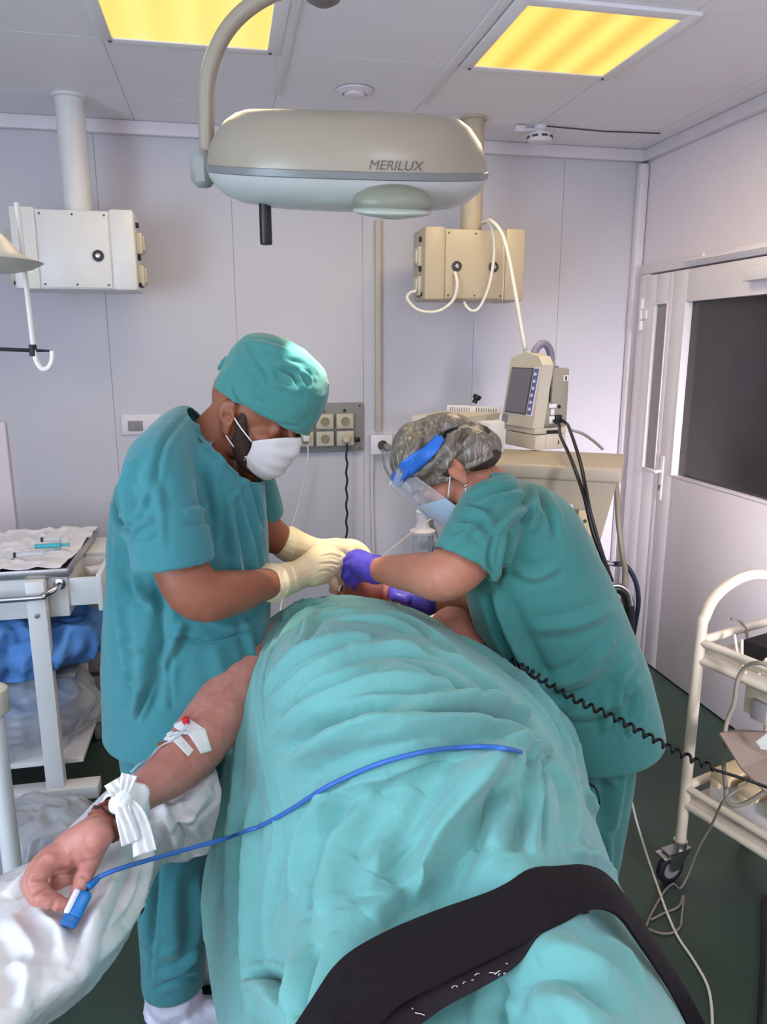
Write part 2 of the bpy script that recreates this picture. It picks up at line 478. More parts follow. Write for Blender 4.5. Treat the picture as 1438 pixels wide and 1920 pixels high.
# window on the left wall, out of the frame, that the daylight comes through
w = struct(bpy.data.objects.new('window_1', None)); COL.objects.link(w); w.location = (XL, -.3, 1.6)
mb = MB()
for y in (-1.25, -.3, .65): mb.box(Vector((XL + .03, y, 1.6)), (.06, .07, 1.5), bev=.006)
for z in (.85, 2.35): mb.box(Vector((XL + .03, -.3, z)), (.06, 1.97, .07), bev=.006)
mb.build('window_frame', M['trim'], w)
mb = MB(); mb.box(Vector((XL + .02, -.3, 1.6)), (.01, 1.9, 1.44)); mb.build('window_pane', mat('daylit glass', (200, 215, 230), .1, emit=(200, 222, 250), estr=1.5), w)

# ---- the door in the right wall
d = struct(bpy.data.objects.new('door_1', None)); COL.objects.link(d); d.location = (XR, 3.1, 0)
mb = MB()
for y0, y1, z0, z1 in ((3.70, 3.775, 0, 2.06), (2.28, 2.34, 0, 2.06), (2.28, 3.775, 2.06, 2.11)):
    mb.box(Vector((XR - .028, (y0 + y1) / 2, (z0 + z1) / 2)), (.056, y1 - y0, z1 - z0), bev=.006)
mb.build('door_frame', M['trim'], d)
def leaf(name, y0, y1, g):
    gy0, gy1, gz0, gz1 = g; x = XR - .03; t = .06
    mb = MB()
    for a, b, c, e in ((y0, gy0, .012, 2.05), (gy1, y1, .012, 2.05), (gy0, gy1, .012, gz0), (gy0, gy1, gz1, 2.05)):
        mb.box(Vector((x, (a + b) / 2, (c + e) / 2)), (t, b - a, e - c), bev=.001)
    o = mb.build(name, M['trim'], d)
    mb = MB(); s = .008      # raised glazing bead
    for a, b, c, e in ((gy0 - s, gy0, gz0 - s, gz1 + s), (gy1, gy1 + s, gz0 - s, gz1 + s), (gy0, gy1, gz0 - s, gz0), (gy0, gy1, gz1, gz1 + s)):
        mb.box(Vector((x - t / 2 - .001, (a + b) / 2, (c + e) / 2)), (.006, b - a, e - c), bev=.002)
    mb.build('glazing_bead', M['trim'], o)
    return o
lf = leaf('narrow_door_leaf', 3.455, 3.70, (3.495, 3.605, 1.06, 1.90))
mb = MB(); mb.box(Vector((XR - .042, 3.55, 1.48)), (.006, .11, .84)); mb.build('door_pane', M['glassgrey'], lf)
wl = leaf('wide_door_leaf', 2.34, 3.45, (2.50, 3.335, 1.06, 1.90))
mb = MB(); mb.box(Vector((XR - .022, 2.917, 1.48)), (.006, .835, .84)); mb.build('door_pane', M['glassdark'], wl)
mb = MB(); mb.box(Vector((XR - .062, 3.425, 1.03)), (.008, .034, .23), bev=.004); mb.box(Vector((XR - .10, 3.47, 1.065)), (.016, .125, .018), bev=.006); mb.rod((XR - .06, 3.425, 1.065), (XR - .10, 3.425, 1.065), .008)
h = mb.build('door_handle', M['trim'], wl)
mb = MB(); mb.lathe([(.008, 0), (.008, .003)], Vector((XR - .066, 3.425, .985)), -Xv, 12); mb.box(Vector((XR - .068, 3.425, .975)), (.004, .006, .016)); mb.build('keyhole', M['dgrey'], h)
mb = MB(); x = XR - .062
for z in (1.80, 1.855, 1.91): mb.rod((x, 3.725, z - .025), (x, 3.725, z + .025), .013)
mb.box(Vector((x + .004, 3.705, 1.855)), (.02, .06, .045), bev=.003); mb.build('hinge', M['trim'], d)
mb = MB(); mb.box(Vector((XR - .085, 2.75, 1.985)), (.05, .26, .06), bev=.006); mb.box(Vector((XR - .085, 3.02, 2.085)), (.018, .66, .014), bev=.003); mb.rod((XR - .08, 3.2, 2.09), (XR - .08, 3.2, 2.105), .008)
mb.build('door_closer', M['trim'], d)

# ================================================================ ceiling fittings
for x, lab, m in ((-.067, 'yellow-lit square ceiling light panel at the upper left', 'lightL'), (1.19, 'golden striped square ceiling light panel at the upper right', 'lightR')):
    t = thing('ceiling_light', lab, 'ceiling light', (x, 2.63, H), 'ceiling light panels')
    mb = MB()
    for dx, dy, sx, sy in ((-.278, 0, .045, .6), (.278, 0, .045, .6), (0, -.278, .511, .045), (0, .278, .511, .045)): mb.box(Vector((x + dx, 2.63 + dy, H - .006)), (sx, sy, .012), bev=.002)
    fr = mb.build('light_frame', M['ceil'], t)
    mb = MB(); mb.box(Vector((x, 2.63, H - .004)), (.515, .515, .006)); o = mb.build('diffuser', M[m], t)
    for dx in (-.265, .265):
        mb = MB(); mb.lathe([(.006, 0), (.005, .004), (0, .005)], Vector((x + dx, 2.905, H - .012)), -Zv, 10); mb.build('screw', M['dgrey'], fr)
mb = MB(); c = at(665, 168, z=H); mb.lathe([(.0, .0), (.062, 0), (.075, .004), (.075, .01), (.05, .018), (.048, .012), (.043, .012), (.04, .024), (.02, .028), (0, .028)], c, -Zv, 36)
tag(mb.build('ceiling_vent', M['trim']), 'round white disc air valve on the ceiling', 'vent')
c = at(1013, 236, z=H)
t = thing('smoke_detector', 'white smoke detector hanging under the ceiling near the right corner', 'smoke detector', c)
mb = MB(); mb.lathe([(0, 0), (.03, 0), (.03, .02), (.024, .022), (.024, .035), (.055, .037), (.058, .06), (.05, .072), (0, .076)], c, -Zv, 28); mb.rod(c + Vector((-.09, 0, -.02)), c + Vector((0, 0, -.02)), .008); mb.box(c + Vector((-.1, 0, -.018)), (.05, .03, .03), bev=.008); mb.build('detector_body', M['trim'], t)
mb = MB()
for k in range(8):
    a = 2 * PI * k / 8; mb.box(c + Vector((.055 * math.cos(a), .055 * math.sin(a), -.052)), (.008, .028, .01), RZ(a))
mb.build('sensor_slot', M['dgrey'], t)
mb = MB(); mb.tube([at(1025, 235, z=H) - Zv * .004, at(1130, 245, z=H) - Zv * .003, at(1238, 249, z=H) - Zv * .003], .003, 6); tag(mb.build('alarm_wire', M['dgrey']), 'thin dark wire running along the ceiling from the smoke detector', 'wire')

# ---- two supply pendants
def pendant(x0, z0, z1, w0, w1, m, lab, sockets, ports, yfr, colx, pr=.058):
    """x0: left of the middle panel; w0 its width; w1 width of each side block."""
    t = thing('ceiling_pendant', lab, 'supply pendant', (colx, yfr + .13, z0), 'ceiling supply pendants')
    mb = MB(); mb.lathe([(pr + .012, H), (pr + .012, H - .012), (pr, H - .014), (pr, z1 - .01)], Vector((colx, yfr + .12, 0)), seg=36); mb.build('column', m, t)
    mb = MB(); mb.box(Vector((x0 + w0 / 2, yfr + .125, (z0 + z1) / 2)), (w0 + .01, .25, z1 - z0), bev=.004)
    body = mb.build('pendant_body', m, t)
    for xc in (x0 - w1 / 2, x0 + w0 + w1 / 2):
        mb = MB(); mb.box(Vector((xc, yfr + .10, (z0 + z1) / 2 + .003)), (w1, .22, z1 - z0 + .012), bev=.012); mb.build('side_block', m, t)
    mb = MB(); mb.box(Vector((x0 + w0 / 2, yfr - .003, (z0 + z1) / 2)), (w0 - .006, .006, z1 - z0 - .012), bev=.002); pn = mb.build('front_panel', m, t)
    for sx in (.06, .5, .94):
        for zz in (z0 + .018, z1 - .018):
            mb = MB(); mb.lathe([(.0045, 0), (.004, .003), (0, .004)], Vector((x0 + w0 * sx, yfr - .006, zz)), -Yv, 10); mb.build('screw', M['dgrey'], pn)
    for px, pz in ports:
        o = Vector((px, yfr - .006, pz)); mb = MB(); mb.lathe([(.0, 0), (.023, 0), (.023, .006), (.018, .01), (.014, .004), (0, .004)], o, -Yv, 24); g = mb.build('gas_port', M['dgrey'], t)
        mb = MB(); mb.lathe([(0, 0), (.011, 0), (.009, .012), (.004, .013), (0, .013)], o, -Yv, 16); mb.build('port_core', M['steel'], g)
    for xs, sgn in sockets:
        for dz in (.62, .2):
            zc = z0 + (z1 - z0) * dz
            mb = MB(); mb.box(Vector((xs + sgn * .012, yfr + .07, zc)), (.025, .08, .085), bev=.005); mb.box(Vector((xs + sgn * .028, yfr + .07, zc)), (.012, .06, .065), bev=.006); s = mb.build('socket', M['beige'], t)
            mb = MB(); mb.box(Vector((xs + sgn * .006, yfr + .06, zc + .075)), (.014, .02, .022), bev=.003); mb.build('indicator', M['black'], s)
        mb = MB()
        for k in range(4): mb.rod(Vector((xs, yfr + .035 + .022 * k, z0 + .025)), Vector((xs + sgn * .012, yfr + .035 + .022 * k, z0 + .025)), .009)
        mb.build('earth_terminal', M['black'], t)
    return t
pendant(-.735, 1.925, 2.238, .285, .10, M['white'], 'white supply pendant box on a ceiling column at the left, no hoses', [(-.35, 1), (-.835, -1)], [(-.501, 2.06)], 3.45, -.585)
pendant(.985, 1.90, 2.205, .285, .095, M['pendcream'], 'cream supply pendant box on a ceiling column at the right, with white hoses', [(.895, -1)], [(1.04, 2.045), (1.215, 2.045)], 3.40, 1.145, .05)
def cable(name, pts, r, m, lab, cat, grp=None, n=8, seg=8, parent=None):
    mb = MB(); mb.tube(spline(pts, n), r, seg); o = mb.build(name, m, parent, ang=0)
    if parent is None: tag(o, lab, cat, grp)
    return o
A = lambda u, v, f: at(u, v, fwd=f)
cable('gas_hose', [A(853, 510, 3.52), A(857, 535, 3.5), A(848, 565, 3.5), A(820, 584, 3.5), A(785, 582, 3.5), A(764, 562, 3.5), A(768, 550, 3.5), A(780, 546, 3.49)], .0075, M['cable_w'], 'white hose looping from the left port of the cream pendant', 'hose', 'white pendant hoses')
cable('gas_hose', [A(903, 418, 3.6), A(915, 416, 3.52), A(924, 435, 3.5), A(926, 480, 3.5), A(917, 535, 3.5), A(900, 575, 3.5), A(885, 583, 3.5), A(873, 573, 3.52), A(870, 562, 3.6)], .007, M['cable_w'], 'white hose looping below the right side of the cream pendant', 'hose', 'white pendant hoses')
cable('gas_hose', [A(905, 419, 3.62), A(920, 414, 3.5), A(940, 437, 3.45), A(953, 480, 3.42), A(968, 560, 3.4), A(985, 658, 3.36)], .009, M['cable_w'], 'long white hose from the cream pendant down to the patient monitor', 'hose', 'white pendant hoses')
cable('gas_hose', [A(944, 455, 3.53), A(945, 500, 3.52), A(942, 565, 3.52)], .002, M['cable_w'], 'thin white cord hanging flat down the cream pendant front', 'cord')

# ================================================================ surgical lamp
LC = A(652, 318, 1.70)                         # centre of its band
tl = thing('surgical_lamp', 'large oval grey operating lamp hanging from a curved ceiling arm', 'surgical lamp', (LC.x, LC.y, LC.z))
ax = (LAT * .9996 + UP * -.028).normalized(); az = ax.cross((FWD + UP * .25).normalized()).normalized(); ay = az.cross(ax)
def shell(name, prof, m, a0=.297, b0=.20):
    mb = MB(); rings = []
    for s, h in prof:
        rings.append([LC + ax * (math.copysign(abs(math.cos(t)) ** .85, math.cos(t)) * (a0 - (1 - s) * .22)) + ay * (math.sin(t) * b0 * s) + az * h for t in (2 * PI * j / 64 for j in range(64))])
    mb.ring_skin(rings); return mb.build(name, m, tl, ang=50)
shell('upper_shell', [(.985, .004), (.985, .012), (.965, .03), (.905, .058), (.80, .085), (.70, .099), (.60, .106), (.4, .108), (.1, .109)], M['lampgrey'])
shell('lamp_band', [(.975, -.012), (1.0, -.009), (1.0, .003), (.975, .005)], M['lampband'])
shell('lower_bowl', [(.985, -.010), (.975, -.020), (.93, -.036), (.83, -.055), (.68, -.068), (.45, -.076), (.1, -.078)], M['lamppale'])
RL = Matrix((ax, ay, az)).transposed()
mb = MB(); mb.ell(A(737, 378, 1.535), (.078, .045, .032), RL, 4); mb.build('reflector_recess', M['olive'], tl)
mb = MB(); mb.ell(A(735, 396, 1.535), (.077, .05, .0125), RL, 4); mb.build('lens_cover', mat('lens plastic', (170, 174, 160), .2, var=.03, spec=.6), tl)
for u, v, r, hh in ((550, 233, .052, .026), (789, 241, .04, .02)):
    mb = MB(); o = A(u, v, 1.68); mb.lathe([(r, -.03), (r, 0), (r * .9, hh * .45), (r * .6, hh * .85), (r * .2, hh), (0, hh)], o, az, 32); mb.build('top_knob', mat('knob brown', (118, 110, 100), .4), tl)
mb = MB(); o = A(497, 392, 1.62); mb.lathe([(.0, .02), (.0125, .02), (.0125, -.066), (.011, -.069), (0, -.069)], o, UP, 20); mb.build('sterile_handle', M['black'], tl)
mb = MB(); mb.tube(spline([A(388, 292, 1.70), A(387, 215, 1.70), A(391, 140, 1.70), A(417, 70, 1.70), A(462, 18, 1.70), A(525, -18, 1.70), A(606, -35, 1.70)], 8), .0165, 18); mb.build('curved_arm', M['lampgrey'], tl)
hb = A(606, 6, 1.70); mb = MB(); mb.lathe([(0, -.004), (.018, -.003), (.034, .006), (.036, .02), (.036, .09), (.03, .1), (.03, H - hb.z - .03), (.075, H - hb.z - .02), (.08, H - hb.z), (0, H - hb.z)], hb, UP, 32); mb.build('ceiling_hub', mat('hub', (108, 102, 96), .4), tl)
mb = MB(); o = A(381, 316, 1.70); mb.box(o, (.046, .07, .074), RL, bev=.014, seg=1); mb.build('joint_block', mat('joint grey', (150, 150, 146), .45), tl)
mb = MB(); mb.lathe([(0, 0), (.033, 0), (.033, .008), (0, .008)], A(401, 314, 1.70), ax, 24); mb.build('joint_gasket', M['black'], tl)
tx = (ax * 1).normalized(); tp = A(741, 311, 1.50)
# lettering lies on the front of the shell
mt = frame_m(tx, (az * .94 + ay * .34).normalized(), (az * .34 - ay * .94).normalized(), tp)
txo = text_mesh('lamp_lettering', 'MERILUX', .0245, M['ink'], Matrix.Identity(4), None, .0008, .22)
# drop the letters on to the shell
up_ = [c for c in tl.children if c.name.startswith('upper_shell')][0]; tr = bvh(up_.data)
a = coords(txo.data); zmax = a[:, 2].max(); b2 = []
for x, y, z in a:
    p = mt @ Vector((x * 1.02, y, 0)); dr = (p - CAMPOS).normalized(); l, nr, i, ds = tr.ray_cast(CAMPOS, dr)
    q = l if l is not None else p
    b2.append(q - dr * (.0012 if z > 0 else -.001))
put(txo.data, np.array([list(v) for v in b2])); adopt(txo, tl)
for e in (.05,):
    pass

# ---- small examination lamp and drip hook at the left edge
lo = A(-45, 490, 1.55)
t = thing('examination_lamp', 'pale dished lamp head at the left edge in front of the white pendant', 'lamp', lo)
k = depth(lo) / F
mb = MB(); mb.lathe([(.0, -18 * k), (70 * k, -17 * k), (98 * k, -10 * k), (117 * k, 0), (110 * k, 3 * k), (82 * k, 12 * k), (64 * k, 35 * k), (48 * k, 52 * k), (30 * k, 62 * k), (0, 64 * k)], lo, UP, 40); mb.build('lamp_shade', mat('lamp shade', (200, 192, 178), .4, var=.03), t)
mb = MB(); mb.tube(spline([lo + UP * .06, lo + UP * .3 - LAT * .02, lo + UP * .55 - LAT * .2, Vector((lo.x - .3, lo.y, H))], 8), .014, 14); mb.build('lamp_arm', M['lampgrey'], t)
pb = A(8, 1500, 1.62); pole = pb
t = thing('drip_stand', 'white post with a horizontal bar and hooked rod at the left edge', 'drip stand', (pole.x, pole.y, 0))
mb = MB(); mb.rod((pole.x, pole.y, .4), (pole.x, pole.y, 1.72), .013, 16); mb.build('upper_pole', M['white'], t)
mb = MB(); mb.lathe([(.022, .08), (.022, .86), (.03, .865), (.032, .9), (.026, .91), (.014, .915)], Vector((pb.x, pb.y, 0)), UP, 24); mb.build('lower_tube', M['white'], t)
mb = MB(); mb.lathe([(.033, .845), (.036, .85), (.036, .905), (.03, .91)], Vector((pb.x, pb.y, 0)), UP, 24); mb.build('collar', M['cream'], t)
mb = MB()
for k in range(3):
    a_ = PI + (k - 1) * 1.0; mb.tube(spline([Vector((pb.x, pb.y, .12)), Vector((pb.x + .15 * math.cos(a_), pb.y + .15 * math.sin(a_), .09)), Vector((pb.x + .27 * math.cos(a_), pb.y + .27 * math.sin(a_), .05))], 4), .014, 10)
    mb.ell(Vector((pb.x + .27 * math.cos(a_), pb.y + .27 * math.sin(a_), .028)), (.028, .028, .028), None, 2)
mb.build('stand_base', M['white'], t)
mb = MB(); mb.tube([A(-12, 654, 1.62), A(30, 656, 1.62), A(61, 657, 1.62), A(93, 658, 1.62)], [.004, .004, .004, .002], 8); mb.lathe([(.008, -.012), (.008, .012)], A(62, 657, 1.62), UP, 12); mb.build('cross_bar', M['rubber'], t)
mb = MB(); mb.tube(spline([A(31, 380, 1.66), A(36, 415, 1.66), A(42, 470, 1.65), A(50, 540, 1.64), A(58, 610, 1.63), A(63, 650, 1.62), A(69, 678, 1.62), A(80, 692, 1.62), A(92, 688, 1.62), A(98, 674, 1.62), A(98, 658, 1.62)], 6), .0054, 12); mb.build('hooked_rod', M['cable_w'], t)

# ================================================================ on the back wall
mb = MB(); mb.box(Vector((.776, YB - .014, 1.78)), (.028, .028, 1.06), bev=.005); tag(mb.build('cable_conduit', M['beige']), 'vertical cream cable conduit running up the back wall', 'conduit')
t = thing('socket_board', 'grey wall board with rows of cream power sockets behind the man', 'socket board', (.49, YB, 1.28))
mb = MB(); mb.box(Vector((.485, YB - .012, 1.277)), (.415, .024, .255), bev=.004); bd = mb.build('board_plate', M['grey'], t)
for dx in (-.19, .19):
    for dz in (-.11, .112):
        mb = MB(); mb.lathe([(.006, 0), (.005, .003), (0, .003)], Vector((.485 + dx, YB - .024, 1.277 + dz)), -Yv, 8); mb.build('screw', M['dgrey'], bd)
sx0 = at(647, 790, Y=YB - .04); step = (at(647, 790, Y=YB - .04) - at(609, 789, Y=YB - .04)).x; dzs = sx0.z - at(648, 822, Y=YB - .04).z
for ci in range(4):
    for ri in range(2):
        c = Vector((sx0.x - step * ci, YB - .024, sx0.z - dzs * ri))
        mb = MB(); mb.box(c - Yv * .012, (step * .86, .026, dzs * .88), bev=.007, seg=3); so = mb.build('socket', M['beige'], t)
        if not (ci == 0 and ri == 1):
            mb = MB(); mb.lathe([(.023, 0), (.0235, .002), (.021, .002), (.020, -.004), (0, -.004)], c - Yv * .0255, -Yv, 24); hole = mb.build('socket_well', mat('socket well', (150, 138, 112), .5), so)
            mb = MB()
            for s in (-1, 1): mb.box(c + Vector((s * .008, -.0225, 0)), (.005, .002, .005))
            mb.build('pin_hole', M['dgrey'], hole)
for dx in (0, 1):
    mb = MB(); mb.lathe([(.007, 0), (.007, .01), (.004, .014), (0, .014)], Vector((sx0.x - step * dx, YB - .024, sx0.z + dzs * .62)), -Yv, 10); mb.build('indicator_lamp', M['black'] if dx == 0 else M['pink'], t)
mb = MB(); mb.lathe([(.014, 0), (.014, .012), (.009, .016), (0, .016)], Vector((sx0.x + step * .62, YB - .024, sx0.z - dzs * 1.1)), -Yv, 12); mb.build('earth_terminal', M['black'], t)
pc = Vector((sx0.x, YB - .052, sx0.z - dzs))
t = thing('power_lead', 'black twisted power lead plugged into the lower right board socket', 'cable', pc)
mb = MB(); mb.lathe([(.021, 0), (.021, .02), (.016, .032), (.008, .034), (0, .034)], pc, -Yv, 20); mb.build('plug', M['beige'], t)
bl = [at(650 + 1.6 * math.sin(k * 1.9), 832 + 9.3 * k, Y=YB - .07) for k in range(36)]; bl += [Vector((bl[-1].x, YB - .07, .02)), Vector((bl[-1].x + .2, YB - .15, .012))]
mb = MB(); mb.tube(spline(bl, 3), .0055, 8); mb.build('lead', M['rubber'], t, ang=0)
c2 = at(574, 822, Y=YB - .06)
t = thing('charger_lead', 'thin white charger lead plugged into the board beside the man mask', 'cable', c2)
mb = MB(); mb.box(c2, (.035, .03, .035), bev=.008); mb.build('plug', M['white'], t)
mb = MB(); mb.tube(spline([at(577, 836, Y=YB - .08), at(577, 860, Y=YB - .09), at(570, 900, Y=YB - .09), at(560, 945, Y=YB - .1), at(546, 995, Y=YB - .15), at(536, 1040, Y=YB - .3), at(532, 1100, Y=YB - .5), at(525, 1150, Y=YB - .7), Vector((.16, YB - .75, .4)), Vector((.14, YB - .8, .012)), Vector((.05, YB - .9, .01))], 5), .004, 6); mb.build('lead', M['cable_w'], t, ang=0)
c3 = at(714, 833, Y=YB - .02)
t = thing('wall_socket', 'pale double wall socket box at the foot of the cream conduit', 'socket', c3)
mb = MB(); mb.box(Vector((c3.x, YB - .02, c3.z)), (.118, .04, .105), bev=.006); mb.build('socket_box', M['trim'], t)
mb = MB(); mb.lathe([(.026, 0), (.027, .004), (.023, .004), (.022, -.004), (0, -.004)], Vector((c3.x + .005, YB - .041, c3.z - .003)), -Yv, 22); mb.build('socket_well', M['dgrey'], t)
mb = MB(); mb.lathe([(.019, 0), (.019, .03), (.012, .04), (0, .042)], Vector((c3.x + .028, YB - .04, c3.z - .012)), -Yv, 20); mb.build('plug', M['grey'], t)
cable('mains_cable', [at(698, 850, Y=YB - .03), at(697, 900, Y=YB - .02), at(698, 960, Y=YB - .02), at(701, 1080, Y=YB - .02), Vector((.73, YB - .03, .3)), Vector((.75, YB - .05, .012)), Vector((.95, YB - .1, .01))], .006, M['cable_w'], 'white cable dropping straight down from the wall socket', 'cable')
cable('mains_cable', [at(718, 842, Y=YB - .07), at(719, 865, Y=YB - .09), at(726, 885, Y=YB - .1), at(742, 905, Y=YB - .12), at(770, 930, Y=YB - .2), Vector((1.05, YB - .25, .7)), Vector((1.1, YB - .3, .2)), Vector((1.1, YB - .5, .012))], .006, M['grey'], 'grey cable curving from the wall socket behind the hair cap', 'cable')
c4 = at(266, 795, Y=YB)
t = thing('wall_plate', 'flat white wall plate with a grey square behind the man shoulder', 'wall plate', c4)
mb = MB(); mb.box(Vector((c4.x, YB - .006, c4.z)), (.19, .012, .10), bev=.003); mb.build('plate', M['wall_warm'], t)
mb = MB(); mb.box(Vector((c4.x - .03, YB - .014, c4.z - .008)), (.07, .008, .05), bev=.003); mb.build('dial', M['grey'], t)
# vent grille low on the right wall
gy, gz = 3.055, .335
t = thing('vent_grille', 'cream square louvred vent grille low on the right wall', 'vent', (XR, gy, gz))
mb = MB(); w2, h2 = .155, .15
for dy, dz, sy, sz in ((-w2 + .02, 0, .04, 2 * h2), (w2 - .02, 0, .04, 2 * h2), (0, -h2 + .02, 2 * w2 - .08, .04), (0, h2 - .02, 2 * w2 - .08, .04)): mb.box(Vector((XR - .012, gy + dy, gz + dz)), (.024, sy, sz), bev=.003)
mb.build('grille_frame', M['grille'], t)
mb = MB()
for k in range(17): mb.box(Vector((XR - .010, gy, gz - .105 + k * .0131)), (.012, .235, .0075), Matrix.Rotation(.6, 3, 'Y'))
mb.build('louvres', M['grille'], t)
mb = MB(); mb.box(Vector((XR - .002, gy, gz)), (.003, .24, .23)); mb.build('duct_mesh', M['dgrey'], t)
# ================================================================ left instrument trolley
FY, TX0, TX1 = 2.65, -1.35, -.573
t = thing('instrument_trolley', 'white instrument trolley with steel top and open side drawer at the left', 'trolley', (-1.0, 2.9, 0))
mb = MB(); mb.box(Vector(((TX0 + TX1) / 2, 2.945, .84)), (TX1 - TX0, .59, .145), bev=.004); mb.build('cabinet_box', M['white'], t)
mb = MB(); zt = .922; x0, x1, y0, y1 = TX0 - .01, TX1 + .008, FY - .015, 3.25
mb.box(Vector(((x0 + x1) / 2, (y0 + y1) / 2, zt - .004)), (x1 - x0, y1 - y0, .006))
for cx, cy, sx, sy in (((x0 + x1) / 2, y0, x1 - x0, .006), ((x0 + x1) / 2, y1, x1 - x0, .006), (x0, (y0 + y1) / 2, .006, y1 - y0), (x1, (y0 + y1) / 2, .006, y1 - y0)):
    mb.box(Vector((cx, cy, zt + .009)), (sx + .004, sy + .004, .03), bev=.002)
mb.build('steel_top', M['steel'], t)
mb = MB(); mb.tube(spline([Vector((-1.3, FY - .085, .868)), Vector((-.70, FY - .085, .868)), Vector((-.635, FY - .075, .873)), Vector((-.600, FY - .04, .885)), Vector((-.597, FY, .888))], 6), .0105, 12); mb.lathe([(.02, 0), (.02, .008), (.012, .012)], Vector((-.597, FY, .888)), -Yv, 18); mb.build('push_handle', M['chrome'], t)
for x in (-.667, -1.27):
    mb = MB(); mb.box(Vector((x, FY - .032, .515)), (.062, .045, .80), bev=.004); lg = mb.build('leg', M['white'], t)
    mb = MB(); mb.lathe([(.009, 0), (.008, .005), (0, .006)], Vector((x, FY - .055, .795)), -Yv, 12); mb.build('bolt', M['steel'], lg)
for y in (2.615,):
    mb = MB(); mb.box(Vector((-.95, y, .115)), (.86, .07, .05), bev=.004); mb.build('base_bar', M['white'], t)
mb = MB(); mb.box(Vector((-.96, 3.2, .115)), (.78, .05, .05), bev=.004); mb.build('base_bar', M['white'], t)
mb = MB(); mb.box(Vector((-.667, 3.2, .46)), (.05, .045, .70), bev=.004); mb.build('leg', M['white'], t)
mb = MB(); mb.box(Vector((-.96, 2.95, .535)), (.76, .56, .018), bev=.003); mb.build('middle_shelf', M['grey'], t)
mb = MB(); mb.box(Vector((-.96, 2.95, .20)), (.76, .56, .02), bev=.003); mb.build('lower_shelf', M['white'], t)
for x, y in ((-.60, 2.615), (-1.3, 2.615), (-.62, 3.2), (-1.3, 3.2)):
    mb = MB(); mb.lathe([(0, -.011), (.036, -.011), (.042, -.006), (.042, .006), (.036, .011), (0, .011)], Vector((x, y, .042)), Xv, 24); mb.rod((x, y, .05), (x, y, .10), .009); mb.box(Vector((x, y, .085)), (.04, .05, .02), bev=.006); mb.build('caster', M['grey'], t)
dr_y0, dr_y1 = 2.665, 2.93
mb = MB()
for cx, cy, cz, sx, sy, sz in ((-.525, dr_y0, .852, .10, .008, .10), (-.525, dr_y1, .852, .10, .008, .10), (-.525, (dr_y0 + dr_y1) / 2, .805, .10, .27, .008)): mb.box(Vector((cx, cy, cz)), (sx, sy, sz), bev=.001)
dw = mb.build('drawer', M['white'], t)
mb = MB(); mb.box(Vector((-.468, 2.80, .848)), (.018, .31, .135), bev=.004); mb.build('drawer_front', M['white'], dw)
mb = MB(); mb.box(Vector((-.52, 3.10, .848)), (.10, .25, .12), bev=.004); mb.build('drawer', M['white'], t)
# packets in the open drawer
for k, (x, y, rz) in enumerate(((-.52, 2.73, .3), (-.525, 2.80, -.2), (-.51, 2.87, .5))):
    mb = MB(); mb.box(Vector((x, y, .825 + .02 * k)), (.075, .06, .03), RZ(rz), bev=.008)
    tag(mb.build('packet', [M['paper'], M['boxgrey'], M['paper']][k]), ['white packet at the front of the open trolley drawer', 'pinkish packet in the middle of the open trolley drawer', 'white packet at the back of the open trolley drawer'][k], 'packet', 'packets in the drawer')
# paper cloths on the top
def sheet(name, quad_, m, lab, cat, z, amp, seed, n=70, sag=0):
    a, b, c, e = [Vector(q) for q in quad_]; G = [[(a * (1 - i / n) + e * (i / n)) * (1 - j / n) + (b * (1 - i / n) + c * (i / n)) * (j / n) for j in range(n + 1)] for i in range(n + 1)]
    me = grid_mesh(G); q = coords(me)
    q[:, 2] += amp * (1 - np.abs(vnoise(q * 14 + seed))) + .4 * amp * vnoise(q * 40 + seed)
    u = np.arange(len(q)) % (n + 1) / n; v = np.arange(len(q)) // (n + 1) / n
    e_ = np.minimum(np.minimum(u, 1 - u), np.minimum(v, 1 - v)); q[:, 0] += .006 * vnoise(q * 20 + 5) * (e_ < .06); q[:, 2] += .012 * np.clip(.08 - e_, 0, 1) / .08 * np.abs(vnoise(q * 9 + 3 + seed))
    put(me, q); o = link(name, me, m, None, True, 0); thicken(o, .0015); return tag(o, lab, cat)
sheet('paper_cloth', [(-1.33, 2.66, .930), (-.79, 2.66, .930), (-.70, 3.24, .930), (-1.33, 3.24, .930)], M['paper'], 'crumpled white paper cloth on the left of the steel trolley top', 'cloth', 0, .022, 3)
sheet('paper_cloth', [(-.80, 2.645, .946), (-.585, 2.645, .938), (-.555, 3.24, .942), (-.70, 3.24, .948)], M['paper'], 'white paper cloth with syringes on the right of the trolley top', 'cloth', 0, .012, 8)
def syringe(x, y, z, rz, m, lab, L=.085):
    t = thing('syringe', lab, 'syringe', (x, y, z), 'syringes on the trolley', rz)
    R = RZ(rz); o = Vector((x, y, z)); d = R @ Xv
    mb = MB(); mb.tube([o - d * L / 2, o + d * L / 2], .009, 14); mb.build('barrel', m, t)
    mb = MB(); mb.lathe([(.0, 0), (.014, 0), (.014, .003), (.005, .004), (.005, .03), (.010, .031), (.010, .034), (0, .034)], o + d * L / 2, d, 14); mb.build('plunger', m, t)
    mb = MB(); mb.tube([o - d * L / 2, o - d * (L / 2 + .012), o - d * (L / 2 + .04)], [.005, .003, .0012], 8); mb.build('nozzle', M['clearplastic'], t)
    mb = MB(); mb.lathe([(.0093, 0), (.0093, .008)], o - d * (L / 2 - .002), d, 14); mb.build('stopper', M['black'] if m is not M['syringe'] else M['syringe'], t)
syringe(-.675, 2.86, .972, .05, M['syringe'], 'teal filled syringe lying on the trolley paper cloth')
syringe(-.685, 2.96, .972, -.02, M['clearplastic'], 'thin clear syringe behind the teal one on the trolley', .07)
syringe(-.715, 2.755, .972, .1, M['clearplastic'], 'clear syringe nearest the front edge of the trolley top', .1)
